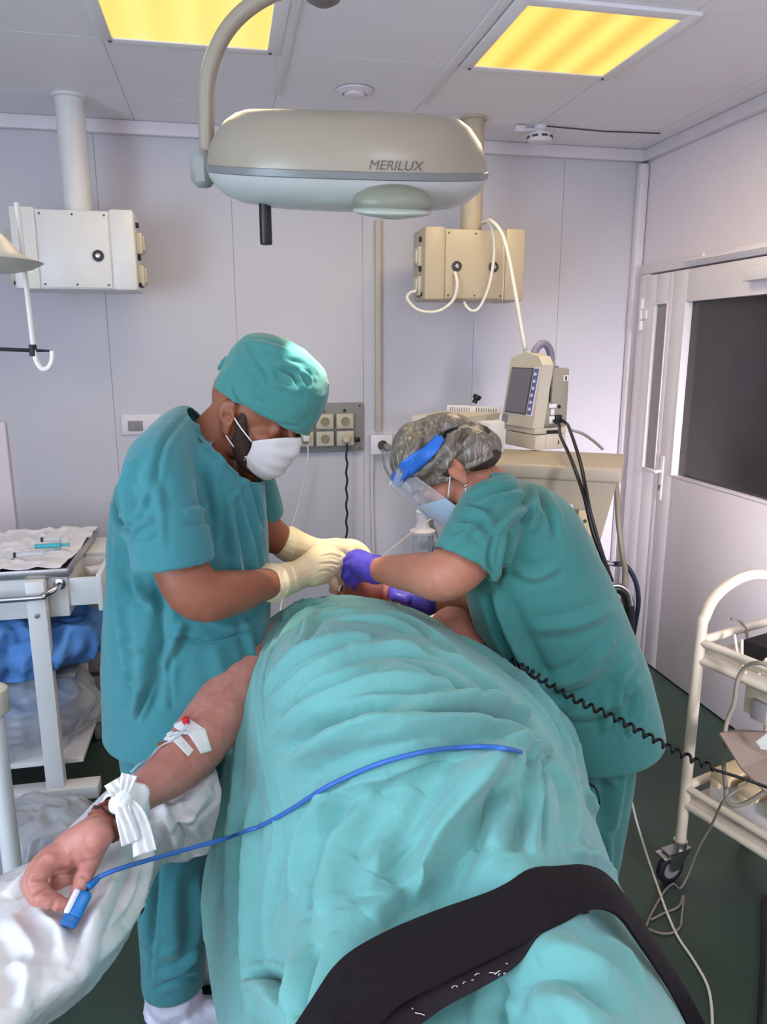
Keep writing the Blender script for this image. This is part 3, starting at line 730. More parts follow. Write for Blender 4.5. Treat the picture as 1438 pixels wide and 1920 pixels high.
# soft heaps
def heap(name, c, rad, m, lab, cat, seed, amp=.05, sc=7, oct_=3, flat=True):
    mb = MB(); mb.ell(Vector(c), rad, None, 6); me = bpy.data.meshes.new(name); mb.bm.to_mesh(me); mb.bm.free()
    crumple(me, amp, sc, seed=seed, octv=oct_)
    if flat:
        q = coords(me); q[:, 2] = np.maximum(q[:, 2], c[2] - rad[2] * .75); put(me, q)
    return tag(link(name, me, m, None, True, 0), lab, cat)
heap('blue_drape', (-.84, 2.83, .635), (.34, .20, .105), M['bluebag'], 'crumpled blue drape stuffed on the middle trolley shelf', 'drape', 2, .11, 6.5, 3)
hp = heap('clear_bag', (-.88, 2.86, .335), (.32, .20, .175), M['clear'], 'clear plastic rubbish bag on the bottom trolley shelf', 'bag', 5, .05, 6)
heap('blue_wrap', (-.86, 2.88, .40), (.24, .14, .075), M['bluebag'], 'blue wrapping inside the clear rubbish bag', 'wrapping', 9, .04, 8)
heap('grey_wrap', (-.88, 2.88, .295), (.25, .15, .08), mat('lilac wrap', (128, 128, 150), .7, var=.2, vscale=9), 'greyish lilac wrapping low inside the clear bag', 'wrapping', 12, .04, 8)
heap('floor_bag', (-.72, 2.40, .075), (.22, .15, .10), M['clear'], 'grey crumpled plastic bag lying on the green floor', 'bag', 15, .05, 7)
# low cabinet behind the trolley
t = thing('low_cabinet', 'grey beige low cabinet on black casters behind the man', 'cabinet', (-.50, 3.42, 0))
mb = MB(); mb.box(Vector((-.56, 3.46, .43)), (.42, .40, .62), bev=.006); mb.build('cabinet_body', mat('taupe', (176, 168, 166), .5), t)
mb = MB(); mb.box(Vector((-.56, 3.46, .755)), (.44, .42, .022), bev=.004); mb.build('cabinet_top', M['white'], t)
mb = MB(); mb.box(Vector((-.56, 3.258, .28)), (.40, .006, .02)); mb.build('kick_strip', M['dgrey'], t)
for x, y in ((-.40, 3.30), (-.72, 3.30), (-.40, 3.62), (-.72, 3.62)):
    mb = MB(); mb.lathe([(0, -.014), (.04, -.014), (.048, -.006), (.048, .006), (.04, .014), (0, .014)], Vector((x, y, .048)), Vector((.8, .6, 0)), 24); mb.box(Vector((x, y, .09)), (.05, .05, .06), bev=.01); mb.build('caster', M['rubber'], t)

# ================================================================ anaesthesia machine
ZS = 1.275; cr = at(1167, 879, z=ZS); cr.z = 0; ex_ = at(905, 866, z=ZS); ex_.z = 0; ex = (cr - ex_).normalized(); ey = Vector((-ex.y, ex.x, 0))
RM = Matrix((ex, ey, Zv)).transposed()
def mp(x, y, z): return cr + ex * x + ey * y + Zv * z
t = thing('anaesthesia_machine', 'beige tapering anaesthesia cabinet behind the woman', 'machine', mp(-.3, .22, 0))
mb = MB(); mb.box(mp(-.26, .20, ZS - .028), (.52, .40, .056), RM, bev=.014, seg=3); mb.build('top_slab', M['taupe'], t)
mb = MB()
rings = [[mp(-.26 + sx * w, .20 + sy * dd, z) for sx, sy in ((-1, -1), (1, -1), (1, 1), (-1, 1))] for z, w, dd in ((1.225, .245, .19), (1.0, .20, .17), (.62, .13, .15), (.60, .13, .15))]
mb.ring_skin(rings); bmesh.ops.bevel(mb.bm, geom=[e for e in mb.bm.edges if abs((e.verts[0].co - e.verts[1].co).z) > .01], offset=.012, segments=2, affect='EDGES'); mb.build('tapered_body', M['taupe'], t)
mb = MB(); mb.box(mp(-.26, .20, .36), (.25, .32, .50), RM, bev=.01); mb.build('lower_body', M['taupe'], t)
mb = MB(); mb.box(mp(-.275, .22, .09), (.5, .48, .05), RM, bev=.012); mb.build('wheel_base', M['grey'], t)
for sx, sy in ((-.5, 0), (-.05, 0), (-.5, .44), (-.05, .44)):
    mb = MB(); mb.lathe([(0, -.014), (.03, -.014), (.034, -.006), (.034, .006), (.03, .014), (0, .014)], mp(sx, sy, .034), ex, 20); mb.rod(mp(sx, sy, .04), mp(sx, sy, .08), .01); mb.build('caster', M['rubber'], t)
mb = MB(); mb.box(mp(-.115, .0, 1.075), (.05, .01, .09), RM, bev=.003); pl = mb.build('latch_plate', M['grille'], t)
mb = MB(); mb.lathe([(.007, 0), (.006, .004), (0, .004)], mp(-.115, -.005, 1.08), -ey, 12); mb.build('lock', M['dgrey'], pl)
mb = MB(); mb.box(mp(-.175, .005, 1.13), (.03, .006, .012), RM); mb.build('label_plate', M['trim'], t)
# side rack with vents and knob, on the left of the machine
t = thing('vented_tray', 'cream flat tray with slotted white back behind the hair cap', 'tray', mp(-.55, .3, 1.2))
def onz(u, v, f): return at(u, v, fwd=f)
a1, a2, a3, a4 = onz(772, 786, 3.35), onz(872, 800, 3.25), onz(936, 792, 3.5), onz(838, 776, 3.62)
zc = 1.36
P4 = [Vector((p.x, p.y, zc)) for p in (a1, a2, a3, a4)]
mb = MB(); mb.prism(P4, Vector((0, 0, .03))); mb.build('tray_top', M['cream'], t, smooth=False)
bk = [Vector((p.x, p.y, zc + .03)) for p in (a4, a3)]
mb = MB(); dvec = (bk[1] - bk[0]); nv = Vector((-dvec.y, dvec.x, 0)).normalized() * .012; mb.prism([bk[0] - Zv * .012, bk[1] - Zv * .012, bk[1] + Zv * .026, bk[0] + Zv * .026], nv); sb = mb.build('slotted_back', M['white'], t, smooth=False)
mb = MB()
for k in range(20):
    if k in (9, 10): continue
    p = bk[0] + dvec * (.06 + k * .046) + Zv * .008; mb.box(p - nv * .02, (.004, .004, .018))
mb.build('vent_slot', M['grey'], sb)
mb = MB(); p = bk[0] + dvec * .52 + Zv * .04; mb.lathe([(0, 0), (.012, 0), (.012, .02), (.02, .022), (.02, .04), (0, .042)], p, (Zv + Xv * .5), 16); mb.build('black_knob', M['black'], t)
mb = MB()
for f_ in (.15, .85): mb.rod(P4[0].lerp(P4[2], f_) - Zv * .3, P4[0].lerp(P4[2], f_), .012)
mb.build('tray_post', M['grey'], t)
mb = MB(); c = P4[0].lerp(P4[2], .5) - Zv * .31; mb.box(c, (.34, .2, .03), RM, bev=.004); mb.rod(Vector((c.x, c.y, .03)), c, .02); mb.lathe([(0, 0), (.16, 0), (.16, .02), (.03, .04), (0, .04)], Vector((c.x, c.y, 0)), Zv, 24); mb.build('tray_stand', M['grey'], t)
# small white module
c = onz(921, 780, 2.95); c.z = ZS + .066
t = thing('gas_module', 'small white box module beside the patient monitor', 'module', (c.x, c.y, ZS))
Rg = RZ(-1.0)
mb = MB(); mb.box(c, (.075, .085, .125), Rg, bev=.006); mb.build('module_body', M['white'], t)
mb = MB(); d_ = Rg @ Vector((0, -1, 0)); mb.box(c + d_ * .043, (.05, .006, .085), Rg, bev=.002); mb.box(c + d_ * .049 + Zv * .01, (.022, .008, .04), Rg, bev=.003); mb.build('module_flap', M['trim'], t)

# ================================================================ patient monitor
O = at(1003, 846, z=ZS); mx = W(.42, -.907, 0).normalized(); my = W(.907, .42, 0).normalized(); MS = .93
Rm = Matrix((mx, my, Zv)).transposed()
def q(x, y, z): return O + (mx * x + my * y + Zv * z) * MS
t = thing('patient_monitor', 'beige patient monitor with mauve carrying handle on the anaesthesia cabinet', 'monitor', q(-.13, .1, 0))
def bx(mb, x0, x1, y0, y1, z0, z1, bev=.004): return mb.box(q((x0 + x1) / 2, (y0 + y1) / 2, (z0 + z1) / 2), ((x1 - x0) * MS, (y1 - y0) * MS, (z1 - z0) * MS), Rm, bev=bev)
mb = MB(); bx(mb, -.235, 0, 0, .165, .004, .07); mb.build('printer_unit', M['beige'], t)
mb = MB(); bx(mb, -.235, 0, -.006, .165, .073, .10); mb.build('middle_unit', M['beige'], t)
# bezel: leaning back, roof-shaped top
mb = MB()
prof = [(-.245, .10), (.0, .10), (.012, .37), (-.02, .405), (-.12, .425), (-.225, .395)]
def pq(x, z, y): return q(x, y + (z - .10) * .10 - .018, z)
mb.prism([pq(x, z, 0) for x, z in prof], my * .055); bz = mb.build('front_bezel', M['beige'], t, smooth=False)
def face(name, pts, m, par, off):
    mb = MB(); mb.prism([pq(x, z, -off) for x, z in pts], my * .004); return mb.build(name, m, par, smooth=False)
face('screen_rim', [(-.222, .155), (-.062, .155), (-.044, .356), (-.206, .356)], M['dgrey'], bz, .003)
face('screen', [(-.214, .160), (-.066, .160), (-.048, .351), (-.202, .351)], M['screen'], bz, .006)
ks = face('key_strip', [(-.052, .150), (-.016, .150), (.004, .36), (-.036, .36)], M['trim'], bz, .003)
face('keypad', [(-.047, .158), (-.020, .158), (-.001, .354), (-.031, .354)], M['bluestrip'], ks, .006)
mb = MB()
for k in range(6):
    z = .175 + k * .03; x = -.033 + (z - .158) * .085; mb.prism([pq(x - .007, z, -.009), pq(x + .007, z, -.009), pq(x + .007, z + .012, -.009), pq(x - .004, z + .012, -.009)], my * .003)
mb.build('key_mark', M['trim'], ks, smooth=False)
mb = MB(); mb.lathe([(0, 0), (.022, 0), (.022, .002), (0, .002)], pq(-.215, .127, -.001), -my, 20); mb.build('badge', M['grey'], bz)
mb = MB(); bx(mb, -.20, -.002, .045, .168, .10, .355, .008); bx(mb, -.05, .0, .045, .085, .34, .385, .004); mb.build('rear_case', M['mongreen'], t)
# side details (plane x = 0)
def sd(name, y0, y1, z0, z1, m, par=t, th=.004, bev=.001):
    mb = MB(); mb.box(q(th / 2, (y0 + y1) / 2, (z0 + z1) / 2), (th * MS, (y1 - y0) * MS, (z1 - z0) * MS), Rm, bev=bev); return mb.build(name, m, par)
sd('card_slot', .062, .068, .21, .315, M['black'])
sd('side_panel', .075, .150, .15, .325, M['mongreen'], t, .003)
sd('side_sticker', .062, .102, .185, .202, M['trim']); sd('side_sticker', .072, .092, .155, .180, M['trim'])
st = sd('side_sticker', .132, .158, .30, .325, M['trim']); sd('sticker_mark', .140, .148, .303, .321, M['black'], st, .006)
sd('white_connector', .062, .088, .118, .150, M['white'], t, .014, .003)
sd('black_connector', .094, .126, .120, .155, M['black'], t, .016, .004)
mb = MB(); mb.lathe([(.0, 0), (.008, 0), (.008, .004), (.004, .004), (0, .003)], q(.001, .115, .19), mx, 16); mb.build('jack', M['black'], t)
dd = sd('printer_door', .055, .135, .012, .072, M['beige'], t, .004); sd('printer_slot', .056, .134, .074, .088, M['black'], t, .004); sd('door_catch', .118, .123, .025, .042, M['black'], dd, .007)
mb = MB(); mb.tube(spline([q(-.10, .04, .40), q(-.10, .055, .435), q(-.10, .085, .458), q(-.10, .115, .45), q(-.10, .135, .415), q(-.10, .138, .352)], 6), .0155, 14); mb.box(q(-.10, .138, .358), (.05, .05, .012), Rm, bev=.003); mb.build('carrying_handle', M['mauve'], t)
cable('monitor_cable', [q(.016, .078, .132), q(.05, .085, .115), A(1050, 815, 2.82), A(1066, 850, 2.62), A(1078, 880, 2.50), A(1095, 930, 2.42), A(1112, 1000, 2.38), A(1135, 1062, 2.38), A(1150, 1110, 2.4)], .0062, M['black'], 'left black cable hanging from the patient monitor side', 'cable', 'black monitor cables')
cable('monitor_cable', [q(.016, .118, .135), q(.04, .13, .12), A(1066, 800, 2.86), A(1080, 840, 2.62), A(1090, 875, 2.50), A(1098, 915, 2.43), A(1108, 965, 2.40), A(1130, 1040, 2.38), A(1148, 1090, 2.4)], .0062, M['black'], 'right black cable hanging from the patient monitor side', 'cable', 'black monitor cables')
cable('monitor_cable', [A(1068, 806, 3.12), A(1090, 812, 3.12), A(1112, 826, 3.05), A(1130, 842, 2.98)], .006, M['grey'], 'grey cable lying over the back of the cabinet top', 'cable')
# hoses by the machine
cable('breathing_hose', [A(1154, 905, 2.86), A(1157, 930, 2.84), A(1160, 985, 2.8), A(1167, 1040, 2.78), A(1172, 1075, 2.78), A(1168, 1130, 2.78), A(1163, 1180, 2.78)], .011, mat('hose khaki', (124, 118, 100), .5), 'khaki hose hanging beside the anaesthesia cabinet', 'hose')
t = thing('oxygen_hose', 'dark navy hose curving down by the right wall', 'hose', A(1190, 1200, 2.85))
mb = MB(); mb.tube(spline([A(1150, 1057, 2.85), A(1166, 1058, 2.85), A(1180, 1068, 2.85), A(1193, 1095, 2.85), A(1197, 1130, 2.85), A(1190, 1175, 2.85), A(1182, 1225, 2.85)], 6), .0095, 12); mb.build('hose_tube', M['navy'], t, ang=0)
mb = MB(); mb.tube([A(1132, 1057, 2.85), A(1140, 1057, 2.85), A(1145, 1057, 2.85), A(1151, 1058, 2.85), A(1166, 1058, 2.85)], [.014, .014, .007, .009, .009], 14); mb.build('hose_connector', M['steel'], t)
t = thing('absorber_bracket', 'black curved bracket with hoses low behind the woman', 'bracket', A(1165, 1190, 2.7))
mb = MB(); mb.tube(spline([A(1130, 1115, 2.7), A(1155, 1103, 2.7), A(1172, 1112, 2.7), A(1180, 1140, 2.7), A(1178, 1190, 2.7), A(1172, 1250, 2.7)], 6), [.02] * 31, 14); mb.build('bracket_arm', M['black'], t)
mb = MB(); mb.tube(spline([A(1140, 1100, 2.68), A(1160, 1098, 2.68), A(1178, 1110, 2.68), A(1184, 1135, 2.68)], 6), .008, 10); mb.build('steel_edge', M['steel'], t)
# suction jar behind the woman's face shield
c = at(792, 1000, fwd=2.9)
t = thing('suction_jar', 'clear jar with white lid on a thin stand behind the face shield', 'jar', (c.x, c.y, 0))
mb = MB(); mb.lathe([(0, .0), (.05, 0), (.052, .012), (.03, .022), (.022, .05), (.028, .09), (.02, .1), (0, .1)], c, UP, 28); mb.build('jar_lid', M['trim'], t)
mb = MB(); mb.lathe([(.036, 0), (.04, -.02), (.04, -.09), (.03, -.11), (0, -.11)], c, UP, 28); mb.build('jar_body', M['clearplastic'], t)
mb = MB(); mb.rod(Vector((c.x + .05, c.y + .05, .03)), Vector((c.x + .05, c.y + .05, c.z + .12)), .01); mb.box(c + Vector((.03, .03, -.06)), (.07, .07, .02), bev=.005); mb.lathe([(0, 0), (.17, 0), (.17, .02), (.02, .04), (0, .04)], Vector((c.x + .05, c.y + .05, 0)), Zv, 28); mb.build('jar_stand', M['grey'], t)
cable('infusion_line', [A(836, 955, 2.6), A(790, 985, 2.5), A(745, 1020, 2.35), A(712, 1048, 2.25)], .0022, M['cable_w'], 'thin clear line slanting toward the patient head', 'tube')

# ================================================================ right trolley
e1, e2 = W(.485, -.875, 0), W(.875, .485, 0)      # along the near side; along the end
P0 = W(.955, 2.115, 0)
LL, WW = .62, .40
t = thing('tube_trolley', 'cream tubular two-shelf trolley on casters at the right edge', 'trolley', P0 + e1 * LL / 2 + e2 * WW / 2)
def arch(o, name):
    pts = [o + Zv * .14, o + Zv * .5, o + Zv * .84, o + Zv * .90 + e2 * .012, o + Zv * .95 + e2 * .045, o + Zv * .985 + e2 * .11, o + Zv * 1.0 + e2 * .2, o + Zv * .985 + e2 * (WW - .11), o + Zv * .95 + e2 * (WW - .045), o + Zv * .90 + e2 * (WW - .012), o + Zv * .84 + e2 * WW, o + Zv * .5 + e2 * WW, o + Zv * .14 + e2 * WW]
    mb = MB(); mb.tube(spline(pts, 6), .0165, 16); mb.build(name, M['cream'], t)
arch(P0, 'end_frame'); arch(P0 + e1 * LL, 'end_frame')
for zs, nm in ((.775, 'upper_shelf'), (.285, 'lower_shelf')):
    mb = MB(); mb.prism([P0 + Zv * zs + e1 * .0 + e2 * 0, P0 + Zv * zs + e1 * LL, P0 + Zv * zs + e1 * LL + e2 * WW, P0 + Zv * zs + e2 * WW], Zv * .008); mb.build(nm, M['cream'], t, smooth=False)
    for a_, b_ in ((P0, P0 + e1 * LL), (P0 + e2 * WW, P0 + e1 * LL + e2 * WW)):
        for dz in (.0, .058): 
            mb = MB(); mb.rod(a_ + Zv * (zs + dz - .012), b_ + Zv * (zs + dz - .012), .0125); mb.build('side_rail', M['cream'], t)
    for a_, b_ in ((P0, P0 + e2 * WW), (P0 + e1 * LL, P0 + e1 * LL + e2 * WW)):
        mb = MB(); mb.rod(a_ + Zv * (zs + .05), b_ + Zv * (zs + .05), .0135); mb.build('end_rail', M['cream'], t)
for k, o in enumerate((P0, P0 + e1 * LL, P0 + e2 * WW, P0 + e1 * LL + e2 * WW)):
    # a swivel caster trailing toward the left
    sw = (-LAT * .8 - FWD * .35).normalized(); axl = Vector((-sw.y, sw.x, 0)); wc = o + sw * .035 + Zv * .052
    mb = MB(); mb.lathe([(.02, -.016), (.022, -.012), (.02, 0), (.022, .022), (0, .026)], o + Zv * .12, Zv, 18); r_ = .026
    for s in (-1, 1): mb.prism([o + axl * (s * .018) + Zv * .115 - sw * .03, o + axl * (s * .018) + Zv * .115 + sw * .06, wc + axl * (s * .018) + sw * .015, wc + axl * (s * .018) - sw * .015], axl * .003)
    mb.box(o + Zv * .115 + sw * .015, (.09, .04, .006), Matrix((sw, axl, Zv)).transposed()); mb.box(o + Zv * .105 + sw * .066, (.03, .05, .008), Matrix((sw, axl, Zv)).transposed(), bev=.002)
    fk = mb.build('caster_fork', M['steel'], t)
    mb = MB(); mb.lathe([(.036, -.013), (.046, -.012), (.052, -.006), (.052, .006), (.046, .012), (.036, .013), (.034, .009), (0, .009), (0, -.009), (.034, -.009), (.036, -.013)], wc, axl, 32, caps=False); mb.build('caster_tyre', M['rubber'], fk)
    mb = MB(); mb.lathe([(0, -.012), (.033, -.010), (.033, .010), (0, .012)], wc, axl, 24); mb.build('caster_hub', M['grey'], fk)
def tp_(a, b, z): return P0 + e1 * a + e2 * b + Zv * z
RT = Matrix((e1, e2, Zv)).transposed()
# slatted block on the lower shelf
t = thing('slatted_block', 'cream slatted block with white sides on the lower trolley shelf', 'block', tp_(.3, .17, .293))
mb = MB(); mb.box(tp_(.29, .17, .345), (.46, .28, .10), RT, bev=.006); mb.build('block_base', M['white'], t)
for k in range(5):
    mb = MB(); mb.box(tp_(.10 + k * .092, .165, .412), (.066, .30, .034), RT, bev=.007); mb.box(tp_(.085 + k * .092, .03, .388), (.03, .03, .03), RT, bev=.004); mb.build('slat', M['grille'], t)
mb = MB(); mb.box(tp_(.47, .2, .315), (.09, .22, .04), RT, bev=.004); tag(mb.build('maroon_box', M['maroon']), 'dark red flat box at the near end of the lower shelf', 'box')
# folded card
c1, c2, c3, c4, c5 = A(1349, 1374, 1.90), A(1382, 1367, 2.02), A(1450, 1372, 2.05), A(1452, 1500, 1.66), A(1390, 1440, 1.78)
mb = MB(); mb.bm.faces.new([mb.bm.verts.new(p) for p in (c1, c5, A(1440, 1420, 1.86))]); mb.bm.faces.new([mb.bm.verts.new(p) for p in (c1, A(1440, 1420, 1.86), c3, c2)]); mb.bm.faces.new([mb.bm.verts.new(p) for p in (c5, c4, A(1440, 1420, 1.86))])
mb.bm.faces.new([mb.bm.verts.new(p) for p in (c4, A(1470, 1460, 1.8), c3, A(1440, 1420, 1.86))])
bmesh.ops.remove_doubles(mb.bm, verts=mb.bm.verts[:], dist=1e-4); o = mb.build('folded_card', M['boxgrey'], None, False); tag(o, 'pinkish grey folded card lying over the slatted block', 'card'); thicken(o, .004)
mb = MB(); mb.prism([A(1416, 1395, 1.86), A(1440, 1376, 1.88), A(1450, 1385, 1.86), A(1447, 1408, 1.82), A(1425, 1404, 1.84)], Vector((0, 0, .006))); tag(mb.build('pale_paper', M['palegrn'], None, False), 'pale paper scrap on the folded card', 'paper')
# things on the upper shelf
t = thing('black_device', 'low black box on the upper shelf of the tube trolley', 'box', tp_(.2, .2, .783))
mb = MB(); mb.box(tp_(.22, .22, .81), (.30, .24, .05), RT, bev=.006); mb.build('device_case', M['rubber'], t)
t = thing('printer_device', 'white and grey device with a screen on the trolley upper shelf', 'device', tp_(.30, .12, .783))
mb = MB(); mb.box(tp_(.30, .14, .845), (.20, .12, .12), RT, bev=.006); mb.build('device_case', M['white'], t)
mb = MB(); mb.box(tp_(.31, .078, .85), (.13, .006, .08), RT, bev=.002); mb.build('screen', M['screen'], t)
mb = MB(); mb.box(tp_(.20, .078, .845), (.03, .012, .11), RT, bev=.002); mb.build('side_plate', M['grey'], t)
t = thing('cream_device', 'cream box device hanging beneath the upper trolley shelf', 'device', tp_(.2, .15, .68))
mb = MB(); mb.box(tp_(.22, .16, .70), (.20, .20, .14), RT, bev=.006); mb.build('device_case', M['cream'], t)
mb = MB(); mb.box(tp_(.18, .055, .66), (.05, .02, .06), RT, bev=.004); mb.build('device_clip', M['grey'], t)
cable('equipment_cable', [A(1371, 1160, 2.2), A(1385, 1162, 2.2), A(1398, 1180, 2.2), A(1404, 1205, 2.15), A(1420, 1215, 2.1)], .005, M['cable_g'], 'grey cable arching behind the trolley top shelf', 'cable', 'trolley cables')
cable('equipment_cable', [A(1377, 1190, 2.1), A(1383, 1225, 2.05), A(1392, 1245, 2.02), A(1420, 1252, 1.98), A(1438, 1235, 1.95)], .0042, M['cable_w'], 'white cable draped over the trolley top rail', 'cable', 'trolley cables')
cable('equipment_cable', [A(1391, 1200, 2.05), A(1392, 1240, 2.0), A(1398, 1262, 1.98), A(1415, 1270, 1.97), A(1425, 1262, 1.97)], .0042, M['cable_w'], 'short white cable looping between the trolley rails', 'cable', 'trolley cables')
cable('equipment_cable', [A(1445, 1250, 1.88), A(1425, 1243, 1.9), A(1404, 1247, 1.93), A(1389, 1262, 1.95), A(1381, 1285, 1.95), A(1376, 1320, 1.95), A(1364, 1350, 1.95), A(1357, 1390, 1.93), A(1357, 1440, 1.92), A(1361, 1480, 1.92), A(1362, 1500, 1.9), A(1375, 1510, 1.88), A(1400, 1505, 1.87), A(1440, 1480, 1.85)], .0065, M['cable_g'], 'thick grey cable looping down from the trolley rail to the slats', 'cable', 'trolley cables')
# floor cables
fl = lambda u, v, h=.006: at(u, v, z=h)
cable('floor_cable', [A(1440, 1450, 1.9), A(1400, 1470, 1.9), A(1358, 1500, 1.88), at(1335, 1545, z=.28), at(1310, 1590, z=.16), at(1290, 1640, z=.04), fl(1275, 1665), fl(1262, 1657), fl(1245, 1672), fl(1222, 1712), fl(1205, 1750), fl(1180, 1790)], .0035, M['cable_g'], 'thin grey cable running from the trolley down to the floor', 'cable', 'floor cables')
cable('floor_cable', [fl(1220, 1725), fl(1245, 1712), fl(1272, 1700), fl(1281, 1680), fl(1278, 1720), fl(1275, 1738), fl(1262, 1748), fl(1240, 1750), fl(1210, 1740)], .0035, M['cable_g'], 'grey cable making a loose loop on the green floor', 'cable', 'floor cables')
cable('floor_cable', [at(1180, 1480, z=.24), at(1192, 1535, z=.12), fl(1215, 1610), fl(1235, 1668), fl(1250, 1710), fl(1270, 1755), fl(1300, 1800), fl(1325, 1845), fl(1334, 1890), fl(1336, 1960)], .004, M['cable_w'], 'long pale cable crossing the floor toward the lower right', 'cable', 'floor cables')
cable('floor_cable', [at(1436, 1680, z=.006), fl(1432, 1700), fl(1432, 1760), fl(1428, 1850), fl(1424, 1925), fl(1420, 2000)], .006, M['black'], 'black cable on the floor at the right edge', 'cable', 'floor cables')

# ================================================================ operating table
pd = W(.13, -1, 0).normalized(); ps = Vector((-pd.y, pd.x, 0))    # toward the feet; toward image right
TO = W(-.045, 2.0, 0)
def tb(s, a, z): return TO + pd * a + ps * s + Zv * z
RTB = Matrix((ps, -pd, Zv)).transposed()
t = thing('operating_table', 'operating table under the draped patient', 'operating table', tb(0, .8, 0))
mb = MB(); mb.box(tb(0, .90, .755), (.50, 2.0, .07), RTB, bev=.02, seg=3); mb.build('table_pad', M['rubber'], t)
mb = MB(); mb.box(tb(0, .90, .705), (.46, 1.94, .03), RTB, bev=.004); mb.build('table_frame', M['steel'], t)
mb = MB(); mb.box(tb(0, -.22, .84), (.24, .26, .06), RTB, bev=.02, seg=3); mb.rod(tb(0, -.1, .74), tb(0, -.2, .82), .02); mb.build('head_rest', M['rubber'], t)
mb = MB(); mb.lathe([(.13, .1), (.12, .5), (.1, .7)], tb(0, .75, 0), Zv, 28); mb.build('pedestal', M['steel'], t)
mb = MB(); mb.box(tb(0, .75, .06), (.42, .85, .10), RTB, bev=.03, seg=3); mb.build('table_base', M['dgrey'], t)
# ================================================================ people: materials
M['skin_m'] = mat('tanned skin', (156, 97, 72), .5, var=.10, vscale=22, bump=.06, bscale=220, sss=.12, spec=.35, col2=(140, 84, 61))
M['skin_w'] = mat('fair skin', (194, 132, 106), .48, var=.08, vscale=20, bump=.05, bscale=220, sss=.12, spec=.35, col2=(180, 114, 90))
M['skin_p'] = mat('pink skin', (206, 142, 126), .5, var=.10, vscale=24, bump=.08, bscale=200, sss=.12, spec=.35, col2=(184, 116, 102))
M['scrub_b'] = mat('teal scrub cloth', (61, 128, 134), .82, var=.07, vscale=5, bump=.12, bscale=70, sheen=.25, spec=.2, crease=.35, weave=500)
M['scrub_g'] = mat('green scrub cloth', (65, 130, 124), .82, var=.07, vscale=5, bump=.12, bscale=70, sheen=.25, spec=.2, crease=.35, weave=500)
M['drape'] = mat('sea green drape cloth', (108, 168, 162), .8, var=.06, vscale=4, bump=.14, bscale=60, sheen=.25, spec=.2, crease=.35, weave=500)
M['latex'] = mat('cream latex', (232, 214, 176), .42, var=.05, vscale=20, bump=.10, bscale=110, sss=.1, spec=.45)
M['nitrile'] = mat('violet nitrile', (72, 62, 176), .40, var=.12, vscale=20, bump=.10, bscale=110, spec=.45)
M['mask_w'] = mat('white mask paper', (214, 208, 206), .8, var=.03, bump=.06, bscale=120)
M['mask_b'] = mat('pale blue mask paper', (150, 186, 208), .8, var=.05, bump=.06, bscale=120)
M['beard'] = mat('dark beard', (62, 44, 37), .9, var=.3, vscale=120, bump=.6, bscale=320)
M['hair'] = mat('dark brown hair', (52, 34, 26), .6, var=.3, vscale=90, bump=.4, bscale=240)
M['shoecover'] = mat('white shoe cover', (208, 206, 218), .6, var=.06, vscale=12, bump=.3, bscale=40)
M['whitesheet'] = mat('white plastic sheet', (222, 218, 216), .42, var=.04, vscale=6, bump=.12, bscale=40, spec=.4)
M['gauze'] = mat('white gauze', (232, 230, 228), .95, var=.05, bump=.2, bscale=120)
M['strapcloth'] = mat('black webbing', (24, 17, 20), .9, var=.15, vscale=60, bump=.2, bscale=120, sheen=.03, spec=.2)
M['tape'] = mat('white tape', (230, 228, 224), .7, var=.03, bump=.1, bscale=90)
M['bluecable'] = mat('blue cable', (56, 104, 180), .4, var=.08)
M['clip'] = mat('blue sensor clip', (28, 116, 186), .35, var=.08)
M['shieldblue'] = mat('blue visor band', (48, 110, 198), .4, var=.08, vscale=30)
M['lip'] = mat('lip', (176, 92, 84), .45, var=.06, sss=.1)
M['mouth'] = mat('mouth', (80, 24, 26), .5)

def visor_mat():
    m = bpy.data.materials.new('clear visor'); m.use_nodes = True; nt = m.node_tree; b = nt.nodes['Principled BSDF']; L = nt.links.new
    b.inputs['Base Color'].default_value = (.75, .76, .82, 1); b.inputs['Roughness'].default_value = .06; b.inputs['Specular IOR Level'].default_value = .9
    tc = nt.nodes.new('ShaderNodeTexCoord'); nz = nt.nodes.new('ShaderNodeTexNoise'); nz.inputs['Scale'].default_value = 14
    L(tc.outputs['Object'], nz.inputs['Vector'])
    fr = nt.nodes.new('ShaderNodeLayerWeight'); fr.inputs['Blend'].default_value = .35
    mr = nt.nodes.new('ShaderNodeMapRange'); mr.inputs['To Min'].default_value = .10; mr.inputs['To Max'].default_value = .42
    L(fr.outputs['Facing'], mr.inputs['Value']); ad = nt.nodes.new('ShaderNodeMath'); ad.operation = 'MULTIPLY_ADD'; ad.inputs[1].default_value = .14; L(nz.outputs['Fac'], ad.inputs[0]); L(mr.outputs['Result'], ad.inputs[2])
    L(ad.outputs['Value'], b.inputs['Alpha']); return m
M['visor'] = visor_mat()
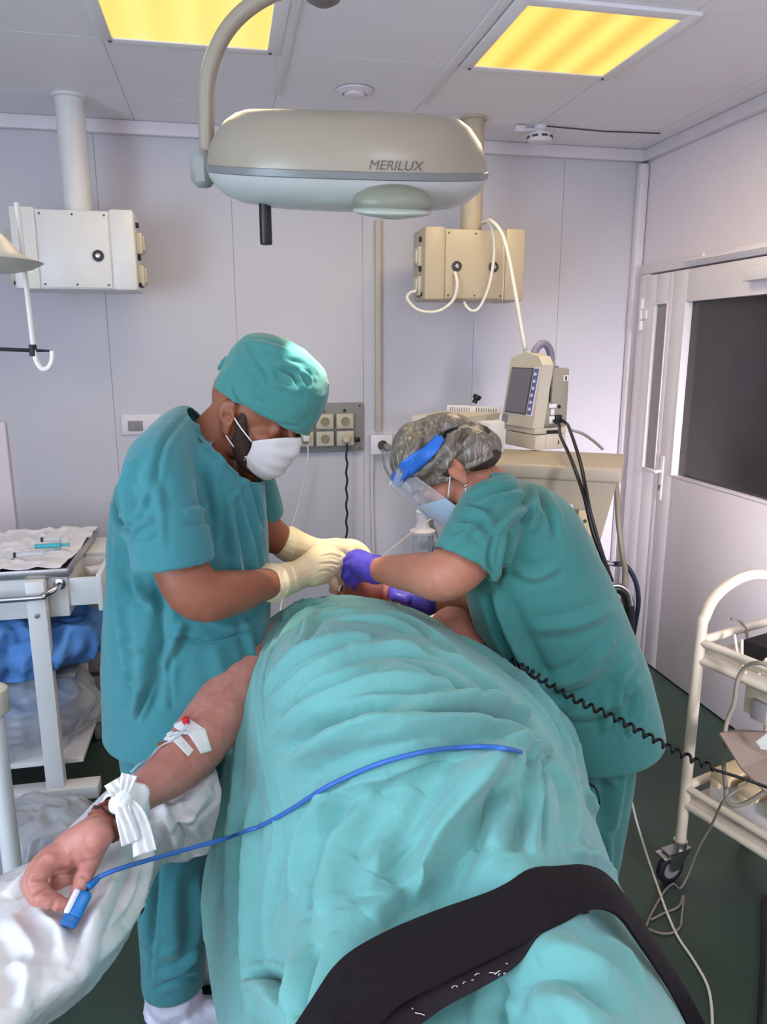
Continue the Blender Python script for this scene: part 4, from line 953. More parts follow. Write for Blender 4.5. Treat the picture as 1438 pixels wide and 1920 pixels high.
def net_mat():
    """Sheer crinkled bouffant cap: dark hair showing through, pale wispy creases on top."""
    m = bpy.data.materials.new('bouffant net'); m.use_nodes = True; nt = m.node_tree; b = nt.nodes['Principled BSDF']; L = nt.links.new
    tc = nt.nodes.new('ShaderNodeTexCoord'); mp_ = nt.nodes.new('ShaderNodeMapping'); mp_.inputs['Scale'].default_value = (34, 34, 12); mp_.inputs['Rotation'].default_value = (.4, .7, .3)
    L(tc.outputs['Object'], mp_.inputs['Vector'])
    n1 = nt.nodes.new('ShaderNodeTexNoise'); n1.inputs['Scale'].default_value = 1.0; n1.inputs['Detail'].default_value = 3; n1.inputs['Distortion'].default_value = .7
    L(mp_.outputs['Vector'], n1.inputs['Vector'])
    s = nt.nodes.new('ShaderNodeMath'); s.operation = 'SUBTRACT'; s.inputs[1].default_value = .5; L(n1.outputs['Fac'], s.inputs[0])
    ab = nt.nodes.new('ShaderNodeMath'); ab.operation = 'ABSOLUTE'; L(s.outputs['Value'], ab.inputs[0])
    rp = nt.nodes.new('ShaderNodeValToRGB'); e = rp.color_ramp.elements
    e[0].position = 0; e[0].color = lin((178, 170, 158)) + (1,); e[1].position = .016; e[1].color = lin((116, 105, 92)) + (1,)
    x = e.new(.12); x.color = lin((104, 93, 80)) + (1,); x = e.new(.25); x.color = lin((122, 111, 97)) + (1,)
    L(ab.outputs['Value'], rp.inputs['Fac']); L(rp.outputs['Color'], b.inputs['Base Color'])
    b.inputs['Roughness'].default_value = .38; b.inputs['Specular IOR Level'].default_value = .5
    bp = nt.nodes.new('ShaderNodeBump'); bp.inputs['Strength'].default_value = .5; bp.inputs['Distance'].default_value = .006; bp.invert = True
    L(ab.outputs['Value'], bp.inputs['Height']); L(bp.outputs['Normal'], b.inputs['Normal']); return m
M['hairnet'] = net_mat()

# ================================================================ people: pieces
def orient(f, u):
    f = Vector(f).normalized(); u = Vector(u); u = (u - f * u.dot(f)).normalized(); return f.cross(u), f, u

def head_parts(mb, c, f, u, s=1.0, mouth_open=0.0):
    r, f, u = orient(f, u); R = Matrix((r, f, u)).transposed()
    P = lambda a, b, d: c + (r * a + f * b + u * d) * s
    def E(a, b, d, x, y, z, M_=None): mb.ell(P(a, b, d), (x * s, y * s, z * s), R if M_ is None else R @ M_, 3)
    E(0, -.012, .030, .076, .095, .086); E(0, .028, -.028, .061, .064, .074); E(0, .036, -.072 - mouth_open * .4, .050, .052, .036)
    E(0, .076, -.094 - mouth_open, .022, .020, .018); E(0, .076, .030, .052, .022, .015)
    for k in (-1, 1):
        E(k * .040, .058, -.022, .024, .028, .022); E(k * .030, .080, .008, .0135, .012, .011)
        E(k * .052, .020, -.066, .014, .034, .024)
        Me = Matrix.Rotation(-k * .35, 3, 'Z') @ Matrix.Rotation(.2, 3, 'X')
        E(k * .081, -.014, -.002, .0085, .021, .033, Me); E(k * .081, -.006, -.033, .0085, .011, .013, Me); E(k * .087, -.028, .006, .008, .008, .026, Me); E(k * .085, -.014, .026, .008, .014, .009, Me)
        E(k * .012, .100, -.030, .010, .012, .009)
    mb.chain([(P(0, .088, .022), .010 * s), (P(0, .103, .000), .010 * s), (P(0, .114, -.022), .0125 * s)], 12, 4); E(0, .104, -.031, .011, .014, .009)
    mb.chain([(P(-.020, .080, -.052), .006 * s), (P(0, .092, -.050), .0085 * s), (P(.020, .080, -.052), .006 * s)], 10, 4)
    mb.chain([(P(-.018, .078, -.062 - mouth_open), .006 * s), (P(0, .089, -.062 - mouth_open), .0095 * s), (P(.018, .078, -.062 - mouth_open), .006 * s)], 10, 4)
    return P, R

def dent(me, spots):
    a = coords(me); n = normals(me); d = np.zeros(len(a))
    for p, w, h in spots: d += h * np.exp(-((a - np.array(p)) ** 2).sum(1) / w ** 2)
    put(me, a + n * d[:, None])

def eyebrows(parent, P, m):
    for k in (-1, 1):
        mb = MB(); mb.chain([(P(k * .014, .098, .030), .0035), (P(k * .030, .096, .036), .0042), (P(k * .048, .082, .032), .003)], 8, 4); mb.build('eyebrow', m, parent, ang=0)

def mask(parent, c, f, u, s, m, ear_side, name='face_mask'):
    r, f, u = orient(f, u); rows = []
    nu, nv = 44, 30
    for i in range(nv + 1):
        v = i / nv; row = []
        for j in range(nu + 1):
            x = j / nu * 2 - 1; th = x * 1.30; e = abs(x) ** 2.2
            zt, zb = .006 - .034 * e, -.112 + .040 * e
            z = zt + (zb - zt) * v; bul = .090 * (1 - .16 * abs(v - .40) ** 1.4 * 2) + .012 * math.exp(-((x / .22) ** 2)) * math.exp(-(((v - .18) / .22) ** 2))
            pl = .0016 * math.sin(v * 24) * (1 - e)
            row.append(c + (r * (math.sin(th) * .074) + f * (.032 + (bul + pl) * math.cos(th) - .012 * (v > .8) * (v - .8) * 5) + u * z) * s)
        rows.append(row)
    o = link(name, grid_mesh(rows), m, parent, True, 0); thicken(o, .0012, 1)
    P = lambda a, b, d: c + (r * a + f * b + u * d) * s
    for k in (-1, 1):
        for z, ze in ((-.030, .012), (-.074, -.034)):
            mb = MB(); mb.tube(spline([P(k * .071, .052, z), P(k * .081, .018, (z + ze) / 2), P(k * .085, -.012, ze)], 5), .0016, 6); mb.build('ear_loop', M['tape'], o, ang=0)
    return o

def hand(mb, w, d, n, right, curls, s=1.0, thumb=(.5, .6, -.35), spread=.10, tcurl=.35):
    """Palm and five fingers from wrist w; d towards the fingers, n out of the back of the hand; curls: bend (rad) of each of the four fingers."""
    d = Vector(d).normalized(); n = Vector(n); n = (n - d * n.dot(d)).normalized(); t = n.cross(d) if right else d.cross(n)
    P = lambda a, b, c: w + (d * a + t * b + n * c) * s
    R = Matrix((t, d, n)).transposed()
    mb.ell(P(.052, -.002, 0), (.042 * s, .060 * s, .0175 * s), R, 3); mb.ell(P(.030, .022, -.008), (.020 * s, .036 * s, .017 * s), R, 3); mb.ell(P(.040, -.024, -.006), (.018 * s, .044 * s, .015 * s), R, 3)
    mb.chain([(P(-.02, 0, 0), .0265 * s), (P(.02, 0, 0), .026 * s)], 14, 3, 1.0, t)
    tips = []
    for k, (off, L) in enumerate(((.030, .074), (.010, .082), (-.011, .076), (-.031, .060))):
        mb.chain([(P(.03, off * .7, 0), .012 * s), (P(.092 - abs(off - .008) * .28, off, .002), .0112 * s)], 10, 3)
        b = P(.092 - abs(off - .008) * .28, off, .002); c = curls[k] if isinstance(curls[k], (tuple, list)) else (curls[k] * .9, curls[k] * 1.1, curls[k] * .7)
        ang = 0; nodes = [(b, .0108 * s)]; p = b; dd = (d + t * (off * spread * 20)).normalized()
        for ph, a_, rr in ((.46, c[0], .0098), (.30, c[1], .0088), (.24, c[2], .0074)):
            ang += a_; p = p + (dd * math.cos(ang) - n * math.sin(ang)) * (L * ph * s); nodes.append((p, rr * s))
        mb.chain(nodes, 12, 4); tips.append(p)
    b = P(.022, .030, -.008); td = (d * thumb[0] + t * thumb[1] + n * thumb[2]).normalized()
    td2 = (td + d * tcurl - t * tcurl * .6).normalized(); td3 = (td2 + d * tcurl * .6 - t * tcurl * .8).normalized()
    p1 = b + td * .042 * s; p2 = p1 + td2 * .034 * s; p3 = p2 + td3 * .025 * s
    mb.chain([(b, .017 * s), (p1, .0128 * s), (p2, .0108 * s), (p3, .0086 * s)], 12, 4)
    return tips

def cuff(parent, p, q, r0, m, name='glove_cuff'):
    T = (q - p).normalized(); a, b, c = frames([p, q])[0]
    mb = MB(); mb.tube([p + (b * math.cos(k * PI / 14) + c * math.sin(k * PI / 14)) * r0 for k in range(29)], .0022, 6); return mb.build(name, m, parent, ang=0)

def body_done(mb, name, m, parent, vox, sm=5):
    return link(name, union(mb, vox, sm), m, parent, True, 0)

# ================================================================ the man
man = thing('person', 'person in teal scrubs, teal cap and white mask standing left of the table', 'person', W(-.46, 1.70, 0), 'surgical team')
D = 1.68
mc = at(474, 778, fwd=D); mf = W(.855, -.30, -.42); mu = W(.40, -.14, .905)
mb = MB(); mP, mR = head_parts(mb, mc, mf, mu, 1.02)
mb.chain([N(462, 775, D, 46), N(430, 800, D, 52), N(400, 828, D, 49), N(374, 876, D, 56)], 20)
mb.chain([N(360, 900, D, 90), N(350, 1000, D, 100), N(345, 1150, D, 112), N(345, 1290, D, 110)], 24)
mb.chain([N(300, 880, 1.52, 46), N(312, 980, 1.45, 48), N(362, 1106, 1.415, 52), N(430, 1112, 1.46, 44), N(492, 1097, 1.585, 31), N(545, 1082, 1.74, 24)], 20)
mb.chain([N(430, 880, 1.84, 40), N(470, 960, 1.88, 38), N(505, 1000, 1.92, 34), N(545, 1020, 1.95, 26), N(600, 1033, 1.99, 20)], 18)
mb.chain([N(315, 1290, 1.62, 66), N(325, 1600, 1.58, 50), N(328, 1850, 1.58, 34)], 18)
mb.chain([N(390, 1280, 1.80, 60), N(400, 1500, 1.84, 48), N(395, 1740, 1.86, 34)], 18)
body = union(mb, .0042, 6)
r_, f_, u_ = orient(mf, mu)
dent(body, [(mP(k * .031, .094, .014), .012, -.004) for k in (-1, 1)] + [(mP(k * .090, -.010, -.002), .009, -.010) for k in (-1, 1)])
body = link('body', body, M['skin_m'], man, True, 0)
eyebrows(man, mP, M['beard'])
mb = MB()
for k in (-1, 1): mb.chain([(mP(k * .070, .012, .01), .007), (mP(k * .068, .020, -.02), .013), (mP(k * .060, .028, -.052), .022), (mP(k * .046, .050, -.084), .021), (mP(0, .080, -.098), .020)], 12, 5)
b_ = union(mb, .004, 2); crumple(b_, .003, 60, seed=4); link('beard', b_, M['beard'], man, True, 0)
mask(man, mc, mf, mu, 1.02, M['mask_w'], 1)
# cap: rings across the line from nape to brow
k1 = depth(mc) / F
cx_, cz_ = W(.878, .03, -.479).normalized(), W(.479, 0, .878).normalized(); cy_ = cx_.cross(cz_).normalized()
def cpx(a, h): return at(412 + a * .878 + h * .479, 727 + a * .479 - h * .878, fwd=D)
prof = [(-8, 187, -6, .084), (-9, 189, 6, .090), (-10, 191, 26, .098), (-10, 190, 55, .102), (-8, 184, 85, .100), (0, 168, 110, .090), (18, 150, 124, .075), (45, 122, 134, .045), (70, 100, 139, .015)]
rings = [(cpx((a + b) / 2, h), (b - a) / 2 * k1, w, cx_, cy_) for a, b, h, w in prof]
mb = MB(); mb.loft(rings, 56, 5); cap = union(mb, .0042, 3)
cut(cap, [(cpx(90, 2), -cz_)])
folds(cap, [([(433, 712), (445, 748), (490, 785), (560, 800)], .004, -.005), ([(520, 690), (545, 700), (560, 722)], .005, -.006), ([(525, 680), (560, 690), (590, 715)], .006, .005), ([(505, 690), (520, 720), (560, 735)], .006, .004), ([(455, 650), (480, 690), (500, 715)], .006, .004), ([(470, 640), (540, 660), (600, 700)], .008, .003), ([(560, 690), (580, 700), (590, 720)], .004, -.004), ([(440, 680), (470, 720), (520, 760)], .008, .003)])
crumple(cap, .003, 26, seed=3)
cp_ = link('surgical_cap', cap, M['scrub_g'], man, True, 0); thicken(cp_, .0015)
mb = MB()
for dx, dy in ((0, 0), (-6, 12), (6, -6)): mb.chain([(at(446, 672, fwd=D), .005), (at(430 + dx, 674 + dy * .4, fwd=D - .01), .008), (at(417 + dx, 678 + dy, fwd=D - .015), .005)], 8, 3)
b_ = union(mb, .0022, 1); link('cap_tie', b_, M['scrub_g'], cp_, True, 0)
# scrub top
mb = MB(); lat_, fwd_ = W(1, 0, 0), W(0, 1, 0)
rings = []
for v, uL, uR, hd, f in ((822, 316, 440, .115, D), (850, 262, 476, .16, D), (890, 232, 490, .18, D), (960, 214, 498, .185, D), (1050, 208, 502, .185, D), (1150, 203, 505, .19, D), (1250, 200, 500, .20, D), (1350, 203, 490, .215, D), (1395, 205, 488, .215, D)):
    c = at((uL + uR) / 2, v, fwd=f); rings.append((c, (uR - uL) / 2 * depth(c) / F, hd, (lat_ * .97 + fwd_ * .2).normalized(), (fwd_ * .97 - lat_ * .2).normalized()))
mb.loft(rings, 56, 5)
mb.chain([N(345, 800, D, 40), N(318, 838, 1.57, 52), N(296, 882, 1.49, 62), N(303, 960, 1.44, 70), N(320, 1020, 1.42, 75), N(328, 1064, 1.415, 77)], 30, blunt=True)
mb.chain([N(415, 825, 1.78, 40), N(440, 860, 1.84, 55), N(466, 910, 1.88, 50), N(484, 955, 1.91, 46), N(490, 975, 1.92, 44)], 24, blunt=True)
top = union(mb, .0058, 7)
# clean openings: sleeve ends, hem, V neck
sN = N(320, 1020, 1.42, 75), N(328, 1064, 1.415, 77); hollow(top, sN[1][0], sN[1][0] - sN[0][0], sN[1][1], .05)
sN = N(484, 955, 1.91, 46), N(490, 975, 1.92, 44); hollow(top, sN[1][0], sN[1][0] - sN[0][0], sN[1][1], .03)
cut(top, [(at(300, 1348, fwd=D), -UP)])
vb = at(456, 876, fwd=D - .03); lm = at(352, 772, fwd=D - .02)
ln = (vb - lm); nrm_ = W(0, 1, 0).cross(ln).normalized()
if nrm_.z < 0: nrm_ = -nrm_
cut(top, [(lm + nrm_ * .004, nrm_)])
smooth_edge(top); vt = bvh(top); vpts = [hit(vt, u, v)[0] for u, v in ((344, 789), (366, 811), (388, 834), (410, 856), (432, 878), (446, 890))]; vpts = [p for p in vpts if p]
tt_ = bvh(top)
folds(top, [
    ([(348, 778), (310, 826), (296, 868), (292, 905)], .007, -.006), ([(300, 880), (303, 960), (306, 1035)], .007, .003),
    ([(236, 845), (214, 905), (222, 960), (242, 1000)], .010, -.016), ([(252, 860), (235, 920), (248, 985)], .014, .010),
    ([(246, 1005), (262, 985), (285, 975)], .007, .007), ([(262, 880), (275, 920), (252, 975)], .008, .006), ([(275, 870), (290, 920), (300, 960)], .009, .006), ([(248, 1020), (280, 1015), (300, 1000)], .006, -.004),
    ([(372, 870), (392, 940), (400, 985), (403, 1025)], .012, -.016), ([(345, 960), (375, 958), (392, 952)], .007, .005), ([(340, 985), (370, 982), (394, 978)], .007, -.004),
    ([(352, 785), (400, 850), (456, 892)], .006, .005),
    ([(405, 850), (425, 940), (440, 1040), (470, 1150)], .014, .010), ([(430, 880), (455, 960), (478, 1060), (492, 1140)], .013, .009), ([(458, 900), (478, 980), (492, 1060)], .012, .008), ([(415, 900), (420, 980), (430, 1050)], .012, -.010),
    ([(470, 880), (482, 940), (495, 990)], .010, -.007), ([(410, 960), (440, 930), (470, 890)], .008, .004),
    ([(222, 1010), (222, 1100), (235, 1200), (240, 1290)], .020, .012), ([(248, 1075), (262, 1110), (285, 1125), (290, 1150)], .012, .012), ([(285, 1080), (300, 1150), (300, 1230), (285, 1330)], .016, -.014), ([(250, 1130), (262, 1200), (265, 1290), (255, 1340)], .016, .012),
    ([(345, 1165), (320, 1215), (300, 1260)], .010, .012), ([(282, 1280), (268, 1320), (256, 1350)], .006, -.012),
    ([(320, 1186), (360, 1200), (410, 1202), (470, 1180)], .005, -.007), ([(322, 1195), (318, 1260), (322, 1330)], .006, -.004), ([(400, 1210), (420, 1270), (430, 1330)], .018, .004), ([(455, 1160), (470, 1210), (480, 1260)], .012, .008),
    ([(215, 1180), (245, 1210), (270, 1215)], .010, .006), ([(205, 1240), (235, 1265), (262, 1300)], .010, .007), ([(390, 1165), (440, 1175), (490, 1160)], .010, .006)], tt_, 1.0, .85)
crumple(top, .0028, 9, (1, 1, .8), 2, octv=3)
o = link('scrub_top', top, M['scrub_b'], man, True, 0); thicken(o, .002)
mb = MB(); mb.tube(spline(vpts, 5), .0032, 8); mb.build('collar_band', M['scrub_b'], o, ang=0)
mb = MB(); pk = bvh(top); pts = [hit(pk, u, v)[0] for u, v in ((324, 1190), (350, 1197), (380, 1201), (410, 1201), (440, 1194), (466, 1183))]
mb.tube(spline([p + (CAMPOS - p).normalized() * .001 for p in pts if p], 5), .0018, 6); mb.build('pocket_edge', M['scrub_b'], o, ang=0)
# trousers
mb = MB()
mb.chain([N(300, 1270, 1.62, 88), N(305, 1380, 1.60, 82), N(318, 1520, 1.58, 70), N(326, 1640, 1.575, 63), N(322, 1740, 1.57, 60), N(326, 1850, 1.575, 57), N(328, 1900, 1.575, 56)], 26)
mb.chain([N(390, 1270, 1.80, 80), N(402, 1400, 1.82, 66), N(404, 1560, 1.84, 56), N(400, 1700, 1.86, 50), N(398, 1790, 1.86, 48)], 24)
mb.ell(at(345, 1280, fwd=1.7), (.16, .16, .09))
tr_ = union(mb, .006, 6)
cut(tr_, [(at(326, 1824, fwd=1.575), W(-.05, 0, -1).normalized())], near=at(328, 1905, fwd=1.575), rad=.13)
cut(tr_, [(at(398, 1728, fwd=1.86), -UP)], near=at(398, 1800, fwd=1.86), rad=.12)
folds(tr_, [([(300, 1610), (292, 1680), (285, 1760), (282, 1840)], .006, -.006), ([(282, 1620), (276, 1700), (268, 1780)], .012, .008), ([(370, 1640), (372, 1720), (360, 1800)], .016, .010), ([(300, 1830), (340, 1815), (370, 1780)], .010, .012), ([(290, 1855), (330, 1840), (372, 1830)], .007, -.008), ([(330, 1640), (325, 1720), (335, 1800)], .02, .006), ([(240, 1380), (262, 1430), (280, 1500)], .010, .008), ([(225, 1350), (240, 1400), (258, 1440)], .010, -.006), ([(275, 1770), (300, 1790), (330, 1780)], .010, .006)])
crumple(tr_, .004, 8, (1, 1, .7), 6); smooth_edge(tr_)
o = link('scrub_trousers', tr_, M['scrub_b'], man, True, 0); thicken(o, .002)
def shoe(c, yaw_d, parent, seed, L=.30):
    d = Vector(yaw_d).normalized(); s_ = Vector((-d.y, d.x, 0)); Rm_ = Matrix((d, s_, Zv)).transposed()
    mb = MB(); mb.ell(c + Zv * .045, (.085, .056, .05), Rm_, 4); mb.ell(c + d * .10 + Zv * .038, (.105, .058, .042), Rm_, 4); mb.chain([(c + Zv * .06, .060), (c - d * .005 + Zv * .10, .064), (c - d * .005 + Zv * .135, .060)], 18)
    u = union(mb, .0055, 4); crumple(u, .012, 15, seed=seed, octv=3); a = coords(u); a[:, 2] = np.maximum(a[:, 2], .004); put(u, a)
    return link('shoe_cover', u, M['shoecover'], parent, True, 0)
fc = at(330, 1893, fwd=1.575); shoe(Vector((fc.x, fc.y, 0)), LAT * .9 - FWD * .25, man, 3)
fc = at(392, 1795, z=.06); shoe(Vector((fc.x, fc.y, 0)), LAT * .95 + FWD * .1, man, 8)
# gloves
mb = MB(); w_ = at(548, 1082, fwd=1.775)
mb.chain([N(508, 1093, 1.63, 37), N(532, 1087, 1.70, 32), N(562, 1077, 1.775, 28), N(590, 1063, 1.81, 32), N(612, 1053, 1.85, 32)], 18)
mb.chain([N(575, 1068, 1.80, 26), N(604, 1040, 1.86, 22), N(618, 1034, 1.90, 16)], 14); mb.chain([N(580, 1080, 1.79, 22), N(606, 1076, 1.83, 19)], 14)
for nd in ([N(616, 1032, 1.89, 16), N(636, 1029, 1.925, 13.5), N(650, 1040, 1.94, 11.5), N(654, 1052, 1.94, 9.5)], [N(618, 1047, 1.87, 16), N(638, 1049, 1.90, 13), N(649, 1060, 1.915, 11), N(650, 1072, 1.92, 9)], [N(615, 1062, 1.85, 15), N(634, 1067, 1.875, 12.5), N(642, 1079, 1.89, 10.5), N(641, 1090, 1.90, 8.5)], [N(606, 1076, 1.83, 14), N(621, 1086, 1.85, 11.5), N(627, 1098, 1.865, 9.5), N(624, 1106, 1.875, 8)], [N(598, 1040, 1.87, 17), N(622, 1022, 1.92, 13), N(644, 1022, 1.95, 11), N(658, 1032, 1.955, 9)]): mb.chain(nd, 14, 5)
g = union(mb, .0022, 3); folds(g, [([(600, 1044), (622, 1040), (640, 1046)], .003, -.003), ([(598, 1058), (620, 1056), (636, 1060)], .003, -.003), ([(596, 1072), (614, 1070), (628, 1078)], .003, -.003), ([(522, 1068), (526, 1095), (532, 1116)], .004, .004), ([(534, 1066), (540, 1090), (544, 1112)], .004, .003), ([(550, 1062), (554, 1085), (558, 1106)], .004, .003)])
g = link('glove', g, M['latex'], man, True, 0); cuff(g, at(508, 1093, fwd=1.63), at(530, 1087, fwd=1.70), .0435, M['latex'])
mb = MB()
mb.chain([N(541, 1020, 1.945, 34), N(565, 1026, 1.965, 28), N(595, 1030, 1.985, 21), N(622, 1030, 2.0, 21), N(640, 1028, 2.01, 18)], 16)
for nd in ([N(630, 1027, 2.0, 17), N(662, 1024, 2.0, 13.5), N(682, 1036, 2.0, 12), N(690, 1054, 1.99, 10.5), N(686, 1066, 1.98, 8.5)], [N(630, 1030, 2.03, 17), N(660, 1030, 2.04, 14), N(678, 1042, 2.04, 12), N(684, 1060, 2.03, 10)], [N(630, 1034, 2.05, 16), N(655, 1037, 2.07, 13), N(672, 1050, 2.07, 11.5), N(676, 1066, 2.06, 9.5)], [N(628, 1038, 2.06, 14), N(648, 1046, 2.08, 11.5), N(660, 1058, 2.08, 10), N(662, 1068, 2.07, 8)], [N(605, 1038, 1.98, 15), N(628, 1046, 1.965, 11.5), N(646, 1054, 1.965, 9.5)]): mb.chain(nd, 14, 5)
g = union(mb, .0024, 3); g = link('glove', g, M['latex'], man, True, 0); cuff(g, at(541, 1020, fwd=1.945), at(565, 1026, fwd=1.965), .047, M['latex'])

# ================================================================ the woman
wo = thing('person', 'person in green scrubs, hair net and clear face shield leaning in from the right', 'person', W(.55, 1.80, 0), 'surgical team')
Dw = 1.75
wc = at(842, 876, fwd=Dw); wf = W(-.58, .04, -.81); wu = W(-.81, 0, .58)
mb = MB(); wP, wR = head_parts(mb, wc, wf, wu, 1.0)
mb.chain([N(852, 872, Dw, 44), N(890, 900, Dw, 44), N(925, 930, Dw, 52), N(960, 980, Dw, 70)], 20)
mb.chain([N(960, 980, Dw, 70), N(1000, 1080, Dw, 95), N(1060, 1230, Dw, 100), N(1105, 1340, 1.78, 92)], 24)
mb.chain([N(930, 965, 1.66, 50), N(890, 1030, 1.58, 50), N(835, 1078, 1.55, 50), N(785, 1075, 1.63, 40), N(735, 1070, 1.74, 30), N(706, 1068, 1.80, 22)], 20)
mb.chain([N(930, 1000, 1.88, 40), N(915, 1080, 1.93, 38), N(880, 1130, 1.95, 33), N(840, 1128, 1.94, 26), N(800, 1124, 1.94, 20)], 18)
mb.chain([N(1105, 1350, 1.74, 60), N(1095, 1600, 1.70, 45), N(1072, 1830, 1.72, 36)], 18); mb.chain([N(1090, 1340, 1.86, 55), N(1066, 1560, 1.90, 42), N(1050, 1740, 1.92, 34)], 18)
body = union(mb, .0042, 6)
dent(body, [(wP(k * .031, .094, .014), .012, -.004) for k in (-1, 1)])
link('body', body, M['skin_w'], wo, True, 0); eyebrows(wo, wP, M['hair'])
mb = MB()
for a, b, c_, rr in ((0, -.085, -.015, .042), (-.05, -.06, -.03, .028), (.05, -.06, -.03, .028), (-.066, -.005, .012, .022), (.066, -.005, .012, .022)): mb.ell(wP(a, b, c_), (rr, rr, rr), None, 3)
mb.chain([(wP(-.06, -.05, -.03), .022), (wP(-.045, -.075, -.055), .018), (wP(0, -.09, -.06), .02)], 12)
u = union(mb, .004, 3); crumple(u, .004, 40, seed=2); link('hair', u, M['hair'], wo, True, 0)
mb = MB(); mb.ell(wP(-.081, .004, -.042), (.004, .004, .004), None, 2); mb.build('earring', M['chrome'], wo)
mask(wo, wc, wf, wu, .98, M['mask_b'], -1)
# bouffant net: a front lobe over the crown and a full one at the back
mb = MB(); RW = Matrix(orient(wf, wu)).transposed()
NN = lambda u, v, r, f=Dw: N(u, v, f, r)
mb.ell(wP(0, -.014, .030), (.083, .103, .095), RW, 4)
for u, v, r, f in ((790, 846, 58, Dw), (770, 862, 40, Dw), (808, 836, 54, Dw), (836, 840, 46, Dw), (880, 838, 48, Dw), (902, 840, 38, Dw), (780, 858, 45, Dw - .05), (780, 858, 45, Dw + .05), (830, 846, 45, Dw - .05), (830, 846, 45, Dw + .05), (885, 842, 40, Dw - .045), (885, 842, 40, Dw + .045)):
    p, r_m = N(u, v, f, r); mb.ell(p, (r_m, r_m, r_m), None, 3)
u = union(mb, .004, 10)
folds(u, [([(838, 795), (822, 822), (800, 850), (775, 890)], .013, -.016), ([(860, 800), (850, 830), (835, 880)], .010, .006), ([(905, 810), (860, 840), (830, 880)], .007, .005), ([(930, 850), (890, 870), (850, 885)], .005, .004), ([(760, 810), (765, 840), (755, 870)], .005, .004), ([(790, 790), (785, 830), (765, 870)], .005, .004), ([(880, 800), (850, 820), (835, 850)], .006, .004)])
crumple(u, .004, 30, seed=9, octv=3)
dent_cut = [(wP(0, .02, -.005), (orient(wf, wu)[1] * .55 - orient(wf, wu)[2] * .83))]
cut(u, dent_cut); nt_ = link('hair_net', u, M['hairnet'], wo, True, 0); thicken(nt_, .001)
# face shield: band, clear sheet, strap
rW, fW, uW = orient(wf, wu)
def vis(th, z, rad): return wc + fW * (.018 + rad * math.cos(th)) + rW * (rad * .93 * math.sin(th)) + uW * z
rows = [[vis(-1.25 + 2.5 * j / 40, .088 - .185 * i / 16 + (.02 * (abs(j - 20) / 20) ** 2), .102 + .006 * i / 16) for j in range(41)] for i in range(17)]
fs = link('face_shield', grid_mesh(rows), M['visor'], wo, True, 0); thicken(fs, .0006, 0)
mb = MB(); mb.tube([rows[0][j] for j in range(41)], .0011, 6); mb.tube([rows[16][j] for j in range(41)], .0011, 6); mb.tube([r[0] for r in rows], .001, 6); mb.build('shield_edge', M['clearplastic'], fs, ang=0)
pts = [(822, 812, 1.655), (800, 834, 1.655), (775, 850, 1.66), (752, 868, 1.68), (738, 886, 1.72), (733, 896, 1.76)]
nb_ = bvh(nt_.data)
def on_net(u, v, f, off=.006):
    l, n = hit(nb_, u, v)
    return l + (CAMPOS - l).normalized() * off if l is not None and (l - at(u, v, fwd=f)).length < .12 else at(u, v, fwd=f)
top_e = spline([on_net(u, v, f) for u, v, f in pts], 6)
bot_e = spline([on_net(u, v, f) for u, v, f in ((834, 825, 1.645), (816, 851, 1.64), (794, 873, 1.643), (772, 891, 1.655), (754, 905, 1.695), (743, 913, 1.75))], 6)
bd = link('visor_band', grid_mesh([[a.lerp(b, k / 4) for a, b in zip(top_e, bot_e)] for k in range(5)]), M['shieldblue'], fs, True, 0); thicken(bd, .004, 0)
far_ = [[wc + (p - wc) - rW * 2 * (p - wc).dot(-rW) * -1 for p in top_e], [wc + (p - wc) - rW * 2 * (p - wc).dot(-rW) * -1 for p in bot_e]]
bd2 = link('visor_band', grid_mesh(far_), M['shieldblue'], fs, True, 0); thicken(bd2, .004, 0)
sb_ = link('visor_tab', grid_mesh([[on_net(u, v, f, .009) for u, v, f in r] for r in (((786, 845, 1.643), (772, 862, 1.645), (758, 885, 1.66), (744, 912, 1.70)), ((792, 852, 1.643), (780, 872, 1.645), (766, 892, 1.66), (752, 914, 1.70)))]), M['shieldblue'], fs, True, 0); thicken(sb_, .003, 0)
mb = MB(); mb.tube(spline([on_net(822, 818, 1.65), on_net(835, 811, 1.655), on_net(848, 806, 1.69), on_net(858, 803, 1.75)], 5), .0045, 8); mb.ell(on_net(828, 817, 1.648), (.010, .008, .008), None, 2); mb.build('visor_strap', M['black'], fs, ang=0)
# scrub top
mb = MB(); rings = []
axw = W(.50, 0, -.86)
ax_side = W(.86, .0, .50)
for (uc, vc, r, hd, tilt) in ((905, 915, 48, .10, .2), (935, 945, 88, .165, .35), (968, 1010, 118, .195, .5), (1000, 1100, 131, .20, .55), (1040, 1190, 133, .20, .5), (1078, 1275, 130, .205, .42), (1108, 1350, 120, .21, .38), (1128, 1410, 112, .21, .35)):
    c = at(uc, vc, fwd=Dw + .02); sd_ = W(math.cos(tilt), 0, math.sin(tilt))
    rings.append((c, r * depth(c) / F, hd, sd_, fwd_))
mb.loft(rings, 56, 5)
mb.chain([N(935, 930, Dw, 48), N(925, 960, 1.66, 66), N(900, 1005, 1.59, 66), N(880, 1038, 1.56, 65), N(868, 1060, 1.55, 65)], 28, blunt=True)
mb.chain([N(930, 950, 1.84, 48), N(915, 1010, 1.92, 52), N(907, 1050, 1.955, 48), N(903, 1070, 1.96, 47)], 24, blunt=True)
top = union(mb, .0058, 7)
sN = N(880, 1038, 1.56, 65), N(868, 1060, 1.55, 65); hollow(top, sN[1][0], sN[1][0] - sN[0][0], sN[1][1], .05)
sN = N(907, 1050, 1.955, 48), N(903, 1070, 1.96, 47); hollow(top, sN[1][0], sN[1][0] - sN[0][0], sN[1][1], .03)
cut(top, [(at(1130, 1376, fwd=Dw), W(.18, 0, -1).normalized())])
